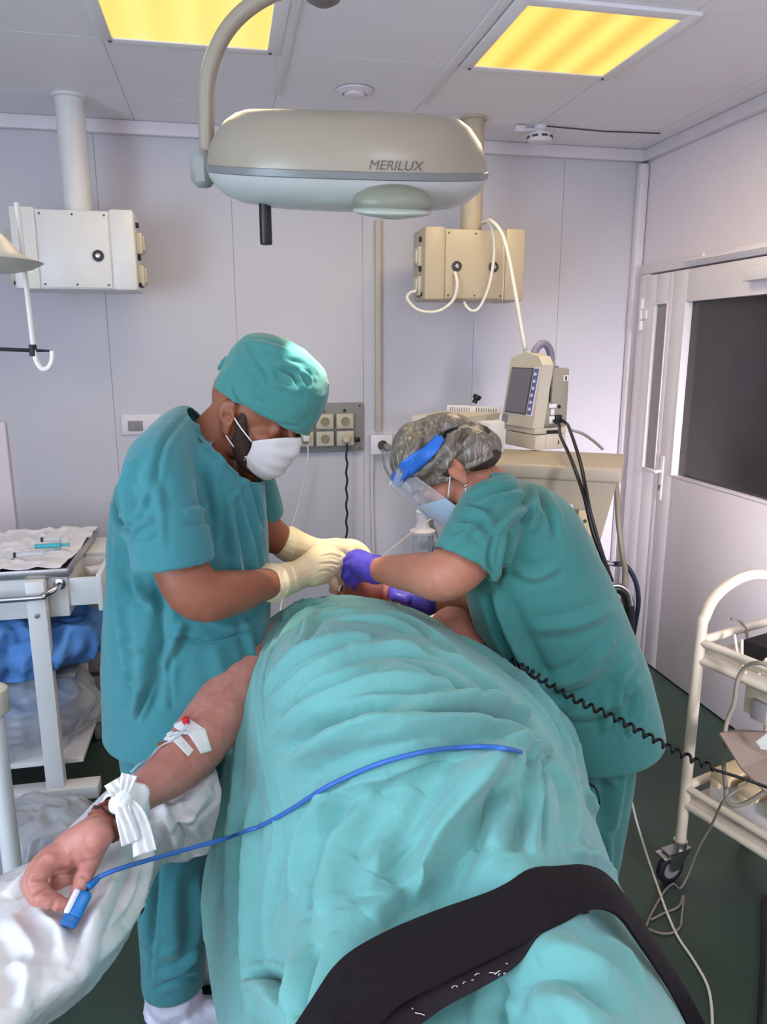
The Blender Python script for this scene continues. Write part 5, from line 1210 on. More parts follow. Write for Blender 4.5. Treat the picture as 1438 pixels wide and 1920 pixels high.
nk = at(908, 888, fwd=Dw); cut(top, [(nk, W(-.62, 0, .78).normalized())], near=at(895, 880, fwd=Dw), rad=.10)
folds(top, [
    ([(812, 1018), (870, 1050), (922, 1096)], .004, -.005), ([(928, 1098), (945, 1045), (960, 1000)], .012, -.014), ([(928, 1090), (915, 1050), (925, 1000)], .006, -.005),
    ([(850, 985), (880, 990), (910, 1010)], .008, .008), ([(865, 955), (900, 965), (925, 985)], .009, .008), ([(850, 1010), (875, 1000), (890, 985)], .007, .006), ([(880, 930), (920, 915), (970, 905)], .008, .007), ([(890, 950), (930, 935), (985, 925)], .009, .007), ([(905, 900), (950, 890), (1000, 900)], .007, -.005),
    ([(985, 890), (1000, 940), (995, 1000)], .012, .010), ([(1000, 905), (1030, 960), (1040, 1010)], .012, -.008), ([(930, 1000), (960, 970), (1000, 950)], .010, .008),
    ([(930, 1105), (960, 1180), (1000, 1260), (1040, 1330)], .016, .014), ([(915, 1110), (940, 1180), (975, 1250)], .014, -.014), ([(870, 1130), (885, 1180), (920, 1230)], .012, .010), ([(960, 1060), (1000, 1080), (1050, 1060)], .012, .007),
    ([(1000, 1280), (1080, 1270), (1150, 1200)], .016, .010), ([(1010, 1300), (1090, 1300), (1180, 1240)], .014, -.008), ([(1060, 1340), (1120, 1330), (1200, 1280)], .014, .009), ([(1000, 1180), (1080, 1170), (1150, 1140)], .016, .007), ([(1130, 1370), (1150, 1320), (1160, 1270)], .010, .010), ([(1170, 1375), (1190, 1330), (1190, 1280)], .010, .008), ([(1150, 1330), (1165, 1360), (1178, 1388)], .006, -.006), ([(1190, 1230), (1150, 1290), (1120, 1340)], .016, .008)], None, 1.35, .85)
crumple(top, .003, 8, (1, 1, .8), 5); smooth_edge(top)
o = link('scrub_top', top, M['scrub_g'], wo, True, 0); thicken(o, .002)
mb = MB()
mb.chain([N(1105, 1330, 1.72, 92), N(1108, 1420, 1.70, 82), N(1100, 1520, 1.69, 74), N(1088, 1620, 1.69, 68), N(1075, 1740, 1.70, 60), N(1068, 1840, 1.72, 52)], 24)
mb.chain([N(1080, 1330, 1.90, 82), N(1075, 1450, 1.90, 66), N(1062, 1580, 1.91, 56), N(1050, 1740, 1.92, 46)], 24); mb.ell(at(1095, 1330, fwd=1.8), (.16, .16, .09))
tr_ = union(mb, .006, 6)
folds(tr_, [([(1170, 1410), (1160, 1480), (1150, 1560)], .014, .010), ([(1110, 1400), (1130, 1450), (1120, 1540)], .012, -.008), ([(1100, 1440), (1130, 1445), (1150, 1470)], .010, .010), ([(1140, 1560), (1140, 1610), (1130, 1660)], .012, .008)])
crumple(tr_, .005, 8, (1, 1, .6), 11); o = link('scrub_trousers', tr_, M['scrub_g'], wo, True, 0)
fc = at(1068, 1870, fwd=1.72); shoe(Vector((fc.x, fc.y, 0)), -LAT, wo, 5); fc = at(1050, 1780, fwd=1.92); shoe(Vector((fc.x, fc.y, 0)), -LAT, wo, 6)
mb = MB(); mb.chain([N(706, 1069, 1.80, 28), N(694, 1067, 1.82, 25), N(678, 1062, 1.845, 24)], 16)
for nd in ([N(680, 1050, 1.855, 14), N(662, 1046, 1.87, 12), N(650, 1056, 1.88, 10.5), N(645, 1068, 1.885, 8.5)], [N(676, 1060, 1.845, 14), N(658, 1060, 1.86, 12), N(648, 1072, 1.87, 10.5), N(648, 1084, 1.88, 8.5)], [N(678, 1070, 1.84, 13.5), N(662, 1074, 1.85, 11.5), N(653, 1084, 1.86, 10), N(654, 1094, 1.87, 8)], [N(682, 1079, 1.835, 12), N(669, 1086, 1.845, 10), N(662, 1094, 1.855, 8.5), N(664, 1101, 1.865, 7)], [N(690, 1050, 1.86, 14), N(672, 1040, 1.89, 11), N(656, 1043, 1.905, 9)]): mb.chain(nd, 14, 5)
g = union(mb, .0022, 3); g = link('glove', g, M['nitrile'], wo, True, 0); cuff(g, at(705, 1068, fwd=1.802), at(690, 1066, fwd=1.83), .036, M['nitrile'])
mb = MB(); mb.chain([N(800, 1128, 1.94, 28), N(778, 1122, 1.94, 25), N(756, 1113, 1.945, 20), N(744, 1108, 1.95, 15)], 16)
for k, (du, dv, df) in enumerate(((0, -8, .02), (-1, -1, 0), (1, 6, -.02), (5, 12, -.035))): mb.chain([N(756 + du, 1112 + dv, 1.945 + df, 11), N(740 + du, 1106 + dv, 1.95 + df, 9.5), N(733 + du, 1110 + dv, 1.955 + df, 8)], 12, 4)
mb.chain([N(770, 1112, 1.97, 11), N(752, 1100, 1.985, 9.5), N(741, 1099, 1.99, 8)], 12, 4)
g = union(mb, .003, 4); g = link('glove', g, M['nitrile'], wo, True, 0); cuff(g, at(801, 1128, fwd=1.94), at(778, 1122, fwd=1.94), .036, M['nitrile'])
# ================================================================ the patient
pt = thing('person', 'person lying under a green drape, one bare arm stretched out on white sheeting', 'person', W(0, 1.9, .80))
pc = W(-.045, 2.03, 1.005); pf = W(0, .16, .98); pu = W(.01, .98, -.18)
mb = MB(); pP, pR = head_parts(mb, pc, pf, pu, 1.0, .012)
mb.chain([(W(-.045, 2.0, .965), .052), (W(-.04, 1.90, .955), .062), (W(-.035, 1.80, .94), .085)], 20)
mb.chain([(W(-.03, 1.74, .93), .105), (W(-.01, 1.50, .95), .13), (W(.03, 1.25, .93), .13), (W(.07, 1.05, .91), .12)], 26, 5, 1.35, LAT)
mb.chain([(W(.12, 1.76, .93), .085), (W(.20, 1.74, .92), .085)], 18); mb.chain([(W(-.16, 1.78, .93), .08), (W(-.25, 1.78, .94), .075)], 18)
mb.chain([N(848, 1180, 1.79, 44), N(892, 1245, 1.70, 34), N(960, 1360, 1.52, 26), N(1010, 1470, 1.38, 22)], 18)
for a, b in ((.00, -.02), (.15, .14)):
    mb.chain([(W(a + .04, 1.05, .87), .075), (W(a + .06, .70, .835), .05), (W(a + .09, .30, .835), .045), (W(a + .10, .20, .832), .034)], 18); mb.chain([(W(a + .10, .20, .828), .034), (W(a + .10, .165, .87), .036), (W(a + .10, .15, .96), .034), (W(a + .10, .155, 1.01), .022)], 16, 5, 1.25, LAT)
# bare right arm
mb.chain([(W(-.25, 1.78, .945), .070), N(490, 1232, 1.67, 58), N(420, 1325, 1.50, 57), N(365, 1400, 1.38, 55), N(320, 1447, 1.29, 47), N(262, 1488, 1.20, 35), N(222, 1520, 1.14, 30), N(198, 1546, 1.105, 30)], 24)
# the curled hand
mb.chain([N(198, 1546, 1.105, 30), N(165, 1572, 1.075, 36), N(125, 1600, 1.080, 36), N(105, 1610, 1.075, 28)], 20)
mb.chain([N(178, 1562, 1.070, 30), N(155, 1590, 1.075, 30), N(138, 1602, 1.060, 24)], 16)
mb.chain([N(120, 1600, 1.060, 24), N(90, 1618, 1.040, 22), N(70, 1648, 1.015, 20), N(80, 1678, 1.005, 18), N(112, 1696, 1.005, 14)], 18, 6)
mb.chain([N(100, 1605, 1.090, 24), N(72, 1628, 1.080, 21), N(60, 1660, 1.060, 18), N(78, 1688, 1.045, 17), N(104, 1700, 1.040, 13)], 18, 6)
mb.chain([N(112, 1612, 1.110, 20), N(96, 1645, 1.115, 18), N(98, 1674, 1.095, 16), N(120, 1690, 1.075, 13)], 16, 6)
mb.chain([N(128, 1615, 1.100, 18), N(118, 1648, 1.105, 16), N(116, 1676, 1.090, 15), N(132, 1688, 1.100, 12)], 16, 6)
mb.chain([N(184, 1568, 1.060, 28), N(170, 1608, 1.065, 21), N(156, 1650, 1.040, 17), N(145, 1684, 1.020, 15), N(136, 1716, 1.005, 13)], 18, 6)
mb.chain([N(150, 1600, 1.10, 26), N(128, 1640, 1.10, 26), N(112, 1668, 1.09, 22)], 14)
body = union(mb, .0032, 6)
dent(body, [(pP(k * .031, .094, .014), .012, -.004) for k in (-1, 1)] + [(pP(k * .007, .104, -.036), .005, -.005) for k in (-1, 1)])
folds(body, [([(56, 1650), (72, 1646), (92, 1650)], .0035, -.003), ([(62, 1684), (80, 1674), (96, 1672)], .0035, -.003), ([(90, 1712), (98, 1702), (102, 1690)], .003, -.002), ([(75, 1610), (90, 1605), (108, 1612)], .005, .002), ([(150, 1640), (165, 1645)], .003, -.002), ([(130, 1600), (140, 1625), (138, 1650)], .006, -.003)])
crumple(body, .0012, 40, seed=3, ridge=False)
body = link('body', body, M['skin_p'], pt, True, 0); eyebrows(pt, pP, M['hair'])
mb = MB(); mb.ell(pP(0, -.03, .045), (.082, .10, .082), pR, 4); u = union(mb, .005, 2); cut(u, [(pP(0, .03, .03), (orient(pf, pu)[1] * .8 - orient(pf, pu)[2] * .6))]); crumple(u, .006, 40, seed=2); link('hair', u, M['hair'], pt, True, 0)
mb = MB(); mb.ell(pP(0, .089, -.062), (.017, .009, .006), pR, 3); mb.build('mouth', M['mouth'], pt)
mb = MB(); mb.chain([(pP(-.018, .080, -.052), .004), (pP(0, .093, -.049), .006), (pP(.018, .080, -.052), .004)], 10, 4); mb.chain([(pP(-.017, .080, -.074), .004), (pP(0, .091, -.076), .0065), (pP(.017, .080, -.074), .004)], 10, 4); u = union(mb, .0018, 2); link('lips', u, M['lip'], pt, True, 0)
bt = bvh(body.data)
def on_body(u, v, off=.0015):
    l, n = hit(bt, u, v)
    if l is None: return None, None
    return l + n * off, n

# ---- taped cannula on the inner elbow
t = thing('cannula', 'taped cannula with red cap on the patient inner elbow', 'cannula', at(350, 1370, fwd=1.38))
def patch(name, quad_, m, par, nu=16, off=.002):
    a, b, c, d = [Vector((p[0], p[1], 0)) for p in quad_]; G = []
    for i in range(nu + 1):
        row = []
        for j in range(nu + 1):
            p = (a * (1 - i / nu) + d * (i / nu)) * (1 - j / nu) + (b * (1 - i / nu) + c * (i / nu)) * (j / nu); l, n = on_body(p.x, p.y, off)
            row.append(l if l is not None else None)
        G.append(row)
    last = None
    for r in G:
        for j in range(len(r)):
            if r[j] is None: r[j] = last or next((x for y in G for x in y if x is not None), Vector((0, 0, 0)))
            last = r[j]
    o = link(name, grid_mesh(G), m, par, True, 0); thicken(o, .0012, 1); return o
patch('tape', [(322, 1362), (352, 1346), (384, 1368), (362, 1384)], M['tape'], t)
patch('tape', [(350, 1372), (384, 1366), (396, 1408), (376, 1414)], M['tape'], t)
patch('tape', [(300, 1384), (322, 1374), (338, 1376), (318, 1392)], M['tape'], t, off=.003)
patch('tape', [(318, 1384), (334, 1376), (362, 1408), (352, 1420)], M['tape'], t, off=.0035)
l, n = on_body(340, 1380, .007); l2, _ = on_body(352, 1366, .009); l3, _ = on_body(325, 1392, .005)
mb = MB(); mb.tube([l3, l, l2], [.002, .0045, .004], 10); mb.tube([l - LAT * .012, l + LAT * .012], .003, 8); mb.build('cannula_hub', M['clearplastic'], t)
c, n = on_body(351, 1360, .008); mb = MB(); mb.lathe([(0, -.006), (.005, -.006), (.0055, 0), (.0075, .001), (.0075, .009), (.005, .011), (0, .011)], c, (n + UP * .6).normalized(), 16); mb.build('cap', M['red'], t)
pts = [on_body(u, v, .004)[0] for u, v in ((325, 1392), (310, 1398), (296, 1408), (282, 1424))]; pts = [p for p in pts if p]
mb = MB(); mb.tube(spline(pts + [at(262, 1432, fwd=1.19), at(245, 1448, fwd=1.17)], 5), .002, 8); mb.build('infusion_tube', M['clearplastic'], t, ang=0)
l, n = on_body(310, 1396, .001); mb = MB(); mb.ell(l, (.016, .010, .0012), Matrix((LAT, n.cross(LAT).normalized(), n)).transposed(), 3); mb.build('iodine_stain', mat('iodine stain', (150, 88, 40), .5, var=.2, vscale=60), t)
# ---- cord bracelets
wr0, wr1 = at(207, 1534, fwd=1.12), at(192, 1552, fwd=1.10)
Tw, Aw, Bw = frames([at(222, 1520, fwd=1.14), at(185, 1560, fwd=1.09)])[0]
for k, (f_, r_m, c_, lab) in enumerate(((0, .0305, (120, 40, 36), 'dark red cord bracelet nearest the gauze on the bare wrist'), (.5, .0305, (70, 44, 36), 'brown cord bracelet between the two other wrist bracelets'), (1, .0305, (132, 70, 52), 'reddish beaded bracelet nearest the patient hand'))):
    o = wr0.lerp(wr1, f_); ring = [o + (Aw * math.cos(a) + Bw * math.sin(a)) * (r_m + .001 * math.sin(9 * a + k)) + Tw * (.005 * math.sin(2 * a + k * 2)) for a in (2 * PI * j / 60 for j in range(61))]
    mb = MB(); mb.tube(ring, [.0031 + .0008 * math.sin(j * 1.7) for j in range(61)], 8); tag(mb.build('bracelet', mat('cord %d' % k, c_, .7, var=.4, vscale=160), None, ang=0), lab, 'bracelet', 'wrist bracelets')
# ---- gauze tie
t = thing('gauze_tie', 'white gauze strip knotted round the forearm above the bracelets', 'gauze', at(235, 1500, fwd=1.15))
o = at(234, 1510, fwd=1.155); G = []
for i in range(49):
    an = 2 * PI * i / 48; rd = Aw * math.cos(an) + Bw * math.sin(an)
    G.append([o + rd * (.0365 + .0035 * math.sin(an * 5 + j * .9) * (.4 + .6 * abs(j - 4) / 4)) + Tw * ((j - 4) * .0058 + .004 * math.sin(an * 2)) for j in range(9)])
wrap_ = link('gauze_wrap', grid_mesh(G), M['gauze'], t, True, 0); thicken(wrap_, .003, 1)
def ribbon(pts_, w0, w1, seed):
    P_ = spline(pts_, 8); fr = frames(P_); G = []
    for i, (p, (T, A_, B_)) in enumerate(zip(P_, fr)):
        sd_ = T.cross((CAMPOS - p).normalized()).normalized(); k = i / (len(P_) - 1); w_ = w0 + (w1 - w0) * k
        G.append([p + sd_ * ((j / 8 - .5) * w_) + (CAMPOS - p).normalized() * (.004 * math.sin(j * 1.9 + seed + k * 3)) for j in range(9)])
    o_ = link('gauze_tail', grid_mesh(G), M['gauze'], t, True, 0); thicken(o_, .0025, 0)
ribbon([at(228, 1494, fwd=1.09), at(220, 1480, fwd=1.08), at(212, 1464, fwd=1.085)], .016, .030, 1)
ribbon([at(230, 1494, fwd=1.09), at(236, 1474, fwd=1.08), at(243, 1452, fwd=1.085)], .014, .026, 4)
ribbon([at(226, 1498, fwd=1.085), at(230, 1522, fwd=1.07), at(238, 1546, fwd=1.065), at(247, 1580, fwd=1.06)], .020, .030, 2)
ribbon([at(234, 1500, fwd=1.09), at(254, 1524, fwd=1.08), at(264, 1556, fwd=1.075), at(272, 1600, fwd=1.065)], .018, .036, 6)
mb = MB(); mb.ell(at(228, 1497, fwd=1.085), (.017, .013, .016), None, 4); mb.ell(at(219, 1506, fwd=1.085), (.012, .011, .017), None, 4); u = union(mb, .003, 3); crumple(u, .004, 50, seed=4, octv=2); link('gauze_knot', u, M['gauze'], t, True, 0)
# ---- pulse sensor
a_, b_ = at(162, 1664, fwd=1.03), at(134, 1722, fwd=.995); dcl = (b_ - a_).normalized(); vw = (CAMPOS - a_).normalized(); scl = dcl.cross(vw).normalized(); ncl = scl.cross(dcl).normalized()
cm = a_.lerp(b_, .56); L_ = (b_ - a_).length; Rc = Matrix((scl, dcl, ncl)).transposed()
t = thing('pulse_sensor', 'blue and white fingertip pulse sensor clip with a long blue cable', 'pulse sensor', cm)
mb = MB(); mb.box(cm + ncl * .006 - scl * .003, (.021, L_ * .86, .026), Rc, bev=.006, seg=3); mb.build('clip_shell', M['clip'], t)
mb = MB(); mb.box(cm + ncl * .010 + scl * .0105, (.010, L_ * .80, .020), Rc, bev=.004, seg=2); mb.build('clip_side', M['trim'], t, label='white side of the clip')
mb = MB(); mb.box(b_ + ncl * .006 + dcl * .003, (.026, .020, .024), Rc, bev=.005, seg=2); mb.build('clip_tip', mat('clip tip', (20, 96, 160), .35), t)
# ================================================================ the drape
PZ = lambda u, v, z: at(u, v, z=z)
net_rows = [
 [(440, 1250, .965), (515, 1153, 1.035), (600, 1119, 1.065), (685, 1121, 1.09), (745, 1131, 1.075), (800, 1152, 1.035), (860, 1192, .985), (905, 1235, .90)],
 [(432, 1330, .86), (483, 1260, 1.0), (575, 1200, 1.10), (690, 1190, 1.13), (800, 1197, 1.12), (890, 1230, 1.05), (962, 1268, .95), (990, 1300, .80)],
 [(419, 1440, .76), (476, 1340, .96), (570, 1290, 1.12), (700, 1270, 1.17), (840, 1270, 1.15), (960, 1300, 1.05), (1050, 1335, .92), (1075, 1370, .76)],
 [(402, 1550, .66), (488, 1430, .92), (580, 1385, 1.08), (720, 1370, 1.14), (870, 1360, 1.12), (1000, 1385, 1.03), (1085, 1425, .88), (1105, 1480, .70)],
 [(380, 1650, .58), (510, 1530, .89), (600, 1480, 1.02), (750, 1460, 1.07), (900, 1440, 1.08), (1025, 1465, 1.02), (1106, 1525, .84), (1125, 1580, .66)],
 [(380, 1735, .55), (525, 1640, .86), (640, 1580, .985), (780, 1560, 1.01), (940, 1540, 1.03), (1065, 1565, .985), (1140, 1618, .82), (1165, 1690, .62)],
 [(398, 1850, .55), (525, 1780, .83), (640, 1710, .96), (820, 1690, .95), (990, 1650, 1.02), (1105, 1675, .965), (1195, 1735, .80), (1230, 1820, .60)],
 [(414, 1960, .55), (505, 1910, .82), (630, 1850, .95), (850, 1840, .90), (1040, 1770, 1.0), (1170, 1810, .93), (1262, 1880, .76), (1300, 1980, .56)],
 [(430, 2120, .55), (500, 2080, .82), (640, 2040, .94), (900, 2060, .87), (1120, 1960, .98), (1260, 2000, .90), (1345, 2060, .74), (1400, 2160, .55)],
 [(440, 2330, .55), (520, 2320, .82), (680, 2290, .93), (950, 2300, .86), (1230, 2230, .96), (1380, 2260, .88), (1470, 2320, .74), (1520, 2420, .55)]]
G = net([[PZ(*p) for p in r] for r in net_rows], 54, 54)
me = grid_mesh(G); smooth_mesh(me, 2, .5)
b = bmesh.new(); b.from_mesh(me); bmesh.ops.recalc_face_normals(b, faces=b.faces[:])
b.faces.ensure_lookup_table()
if b.faces[len(b.faces) // 2].normal.z < 0: bmesh.ops.reverse_faces(b, faces=b.faces[:])
b.to_mesh(me); b.free(); me.update()
tr = bvh(me)
folds(me, [
 ([(541, 1140), (508, 1190), (480, 1285), (492, 1400), (518, 1530), (524, 1640), (520, 1760)], .007, .0035), ([(556, 1140), (522, 1195), (494, 1290), (506, 1400), (532, 1530)], .006, -.0035),
 ([(530, 1165), (560, 1140), (610, 1130)], .010, .012), ([(545, 1185), (575, 1150), (640, 1135)], .010, -.010), ([(560, 1200), (600, 1160), (680, 1145)], .012, .008),
 ([(500, 1290), (555, 1235), (640, 1205), (700, 1200)], .014, .014), ([(505, 1330), (590, 1262), (700, 1225), (800, 1228)], .013, .013), ([(510, 1310), (575, 1250), (680, 1212)], .010, -.012),
 ([(515, 1385), (610, 1318), (740, 1282), (850, 1290)], .014, .014), ([(515, 1360), (600, 1290), (720, 1252)], .011, -.012), ([(550, 1430), (650, 1375), (800, 1345), (920, 1345)], .016, .014), ([(540, 1410), (640, 1348), (780, 1312)], .012, -.012),
 ([(700, 1325), (820, 1312), (920, 1318), (985, 1348)], .013, .013), ([(720, 1350), (830, 1335), (940, 1338), (1000, 1365)], .010, -.010), ([(640, 1160), (720, 1166), (790, 1196)], .012, .008), ([(700, 1150), (760, 1165), (830, 1210), (880, 1250)], .012, .008), ([(780, 1215), (850, 1245), (930, 1300), (985, 1350)], .014, .010), ([(760, 1240), (840, 1275), (900, 1320)], .011, -.008), ([(590, 1145), (570, 1200), (520, 1260)], .010, .006),
 ([(650, 1235), (760, 1225), (860, 1250)], .010, .006), ([(600, 1345), (700, 1310), (800, 1300)], .010, .006), ([(860, 1195), (930, 1245), (1000, 1300), (1050, 1350)], .012, .012), ([(890, 1235), (960, 1290), (1020, 1350), (1060, 1420)], .010, -.008),
 ([(1030, 1340), (1055, 1390), (1070, 1440)], .008, .010), ([(1045, 1340), (1070, 1385), (1085, 1440)], .007, .010),
 # gathered peak and the folds that run from it
 ([(985, 1408), (910, 1450), (860, 1540), (795, 1640), (770, 1690)], .024, .026), ([(1000, 1415), (930, 1480), (885, 1560), (830, 1640)], .018, -.016), ([(940, 1420), (860, 1470), (790, 1560), (700, 1640)], .022, .014), ([(1003, 1408), (1004, 1500), (1000, 1605)], .008, .009), ([(1014, 1415), (1015, 1500), (1010, 1600)], .006, -.007),
 ([(1012, 1415), (1060, 1490), (1075, 1590)], .014, .012), ([(985, 1420), (950, 1500), (920, 1590)], .016, .012), ([(970, 1440), (975, 1520), (960, 1600)], .014, -.008), ([(940, 1390), (985, 1402), (1030, 1410)], .010, .014), ([(730, 1446), (840, 1430), (950, 1420)], .012, -.008), ([(600, 1500), (700, 1455), (800, 1432), (900, 1418)], .014, .010),
 ([(625, 1480), (575, 1560), (555, 1680)], .018, .012), ([(700, 1480), (640, 1580), (600, 1720)], .022, .010), ([(780, 1480), (720, 1580), (690, 1680)], .022, .008), ([(660, 1500), (610, 1580), (580, 1700)], .014, -.008), ([(840, 1600), (760, 1660), (690, 1720)], .016, .010), ([(560, 1740), (560, 1830), (540, 1900)], .018, .010), ([(600, 1760), (575, 1840), (560, 1910)], .014, -.008),
 ([(470, 1835), (500, 1830), (530, 1845)], .007, -.012), ([(475, 1850), (510, 1870), (540, 1900)], .014, .010),
 ([(462, 1300), (452, 1400), (440, 1560), (430, 1700)], .016, .008), ([(446, 1300), (434, 1420), (420, 1560), (405, 1700)], .016, -.007), ([(480, 1480), (470, 1600), (468, 1760), (470, 1900)], .022, .010), ([(455, 1500), (445, 1640), (440, 1800)], .018, -.008), ([(520, 1560), (505, 1700), (510, 1800)], .016, .006),
 ([(1010, 1800), (1060, 1790), (1130, 1830), (1190, 1900)], .020, .008), ([(980, 1850), (1060, 1830), (1140, 1880)], .016, -.006), ([(1120, 1760), (1170, 1800), (1210, 1880)], .014, .008), ([(950, 1840), (930, 1880), (940, 1930)], .014, -.012), ([(1000, 1870), (1060, 1880), (1110, 1930)], .02, .008),
 ([(1090, 1480), (1120, 1540), (1140, 1600)], .010, .010), ([(1060, 1600), (1110, 1610), (1150, 1640)], .010, .008)], tr, 1.25, .95)
smooth_mesh(me, 1, .4); smooth_edge(me, 20)
crumple(me, .0045, 6.5, (1, 1, 1), 14, octv=2); crumple(me, .0018, 26, (1, 1, 1), 3, octv=2)
dr = link('surgical_drape', me, M['drape'], None, True, 0); thicken(dr, .002); tag(dr, 'large rumpled sea green surgical drape covering the patient from chest to knees', 'drape')
dt = bvh(me)
def on_drape(u, v, off, z=None):
    l, n = hit(dt, u, v)
    if l is None: return at(u, v, z=z or .85)
    if n.z < 0: n = -n
    return l + (n * .6 + UP * .4) * off
# ---- broad black strap
top_px = [(520, 1960, .90), (575, 1868, .945), (628, 1790, .975), (720, 1742, .985), (850, 1692, 1.0), (980, 1640, 1.02), (1058, 1612, 1.02), (1112, 1622, 1.0), (1152, 1648, .975), (1196, 1700, .94), (1240, 1780, .86), (1292, 1865, .78), (1335, 1945, .70)]
bot_px = [(660, 2010, .93), (715, 1935, .95), (765, 1890, .96), (850, 1852, .97), (950, 1795, .99), (1050, 1738, 1.01), (1105, 1714, 1.0), (1142, 1712, .99), (1172, 1728, .97), (1202, 1768, .93), (1236, 1828, .86), (1270, 1890, .78), (1300, 1960, .70)]
def strap(name, tp0, bp0, off, thick):
    T_ = [on_drape(u, v, off, z or None) if not z else at(u, v, z=z) for u, v, z in tp0]; B_ = [on_drape(u, v, off, z or None) if not z else at(u, v, z=z) for u, v, z in bp0]
    def ease(L):
        for _ in range(2):
            Z = [p.z for p in L]
            for i in range(1, len(L) - 1): L[i] = L[i] + UP * ((Z[i - 1] + Z[i + 1]) / 2 - Z[i]) * .35
        return L
    T_, B_ = spline(ease(T_), 10), spline(ease(B_), 10)
    me_ = grid_mesh([[a.lerp(b, k / 20) + UP * (.010 * math.sin(PI * k / 20)) for a, b in zip(T_, B_)] for k in range(21)])
    a = coords(me_); e = np.empty(len(me_.edges) * 2, dtype=np.int32)
    for it in range(4):
        for i in range(len(a)):
            l, n, k, ds = dt.ray_cast(Vector((a[i, 0], a[i, 1], 2.0)), Vector((0, 0, -1)))
            if l is not None and l.z > .75: a[i, 2] = max(a[i, 2], l.z + .004)
        put(me_, a); smooth_mesh(me_, 6, .5) if it < 3 else None; a = coords(me_)
    crumple(me_, .0012, 12, seed=5); return me_
t = thing('body_strap', 'broad black webbing strap across the draped thighs', 'strap', W(.13, .85, 1.0))
o = link('strap_band', strap('s', top_px, bot_px, .022, .006), M['strapcloth'], t, True, 0); thicken(o, .005, 0)
lo_t = [(630, 1980, .90), (690, 1915, .935), (760, 1855, .945), (850, 1812, .955), (950, 1757, .975), (1040, 1708, .995), (1090, 1696, .985)]
lo_b = [(700, 2040, .90), (760, 1950, .93), (830, 1900, .94), (900, 1868, .95), (985, 1806, .975), (1062, 1748, .985), (1108, 1716, .98)]
o2 = link('under_band', strap('s', lo_t, lo_b, .010, .004), mat('dark lining', (32, 20, 26), .9, var=.2, vscale=60, bump=.2), t, True, 0); thicken(o2, .004, 0)
ut = bvh(o2.data); mb = MB()
for k in range(13):
    u = random.uniform(760, 1060); v = 1912 - (u - 760) * .50 + random.uniform(-20, 8); l, n = hit(ut, u, v)
    if l is None: continue
    l = l + (CAMPOS - l).normalized() * .004; a = random.uniform(0, 6.28); dv = LAT * math.cos(a) + FWD * math.sin(a); Ln = random.choice((.002, .003, .006))
    mb.tube([l, l + dv * Ln + UP * .001, l + dv * Ln * 1.6 + LAT * .002], .0005, 5)
lint = mb.build('lint', M['gauze'], o2, ang=0); lint['kind'] = 'stuff'
# ---- sensor cable over the drape
pts = [b_.lerp(a_, 1.0) + ncl * .008, at(170, 1660, fwd=1.03), at(185, 1645, fwd=1.04), at(230, 1627, fwd=1.06), at(330, 1598, fwd=1.14), at(420, 1573, fwd=1.2)]
for u, v in ((440, 1566), (465, 1557), (490, 1548), (545, 1518), (605, 1480), (655, 1455), (705, 1434), (755, 1419), (805, 1408), (855, 1402), (905, 1400), (945, 1403), (976, 1410)):
    l, n = hit(dt, u, v); pts.append((l + (CAMPOS - l).normalized() * (.024 if u < 520 else .012)) if l is not None else at(u, v, z=1.05))
cb = MB(); cb.tube(spline(pts, 6), .0038, 10); cb.build('sensor_cable', M['bluecable'], t := [o for o in bpy.data.objects if o.name.startswith('pulse_sensor')][0], ang=0)
mb = MB(); mb.tube([pts[0], pts[1], pts[2]], [.0075, .006, .0045], 10); mb.build('strain_relief', M['clip'], t, ang=0)
# ---- coiled black cable in front of the woman
path = spline([at(962, 1240, fwd=1.60), at(1010, 1270, fwd=1.50), at(1080, 1312, fwd=1.44), at(1150, 1345, fwd=1.41), at(1220, 1383, fwd=1.39), at(1290, 1420, fwd=1.38), at(1340, 1440, fwd=1.37)], 60)
fr = frames(path); ln = 0; hx = []
for i, (p, (T, A_, B_)) in enumerate(zip(path, fr)):
    if i: ln += (path[i] - path[i - 1]).length
    ph = ln / .0215 * 2 * PI; hx.append(p + (A_ * math.cos(ph) + B_ * math.sin(ph)) * .0062)
mb = MB(); mb.tube(hx + [at(1362, 1450, fwd=1.37), at(1400, 1462, fwd=1.36), at(1460, 1484, fwd=1.34)], .0034, 8); tag(mb.build('coiled_cable', M['black'], None, ang=0), 'black coiled cable stretched across in front of the woman', 'cable')
mb = MB(); mb.tube(spline([at(1098, 1466, fwd=1.42), at(1112, 1472, fwd=1.42), at(1122, 1492, fwd=1.44), at(1124, 1512, fwd=1.47)], 5), .002, 8); mb.tube([at(1096, 1465, fwd=1.42), at(1114, 1474, fwd=1.42)], .004, 8); tag(mb.build('sensor_lead', M['black'], None, ang=0), 'short thin black lead at the right edge of the drape', 'cable')
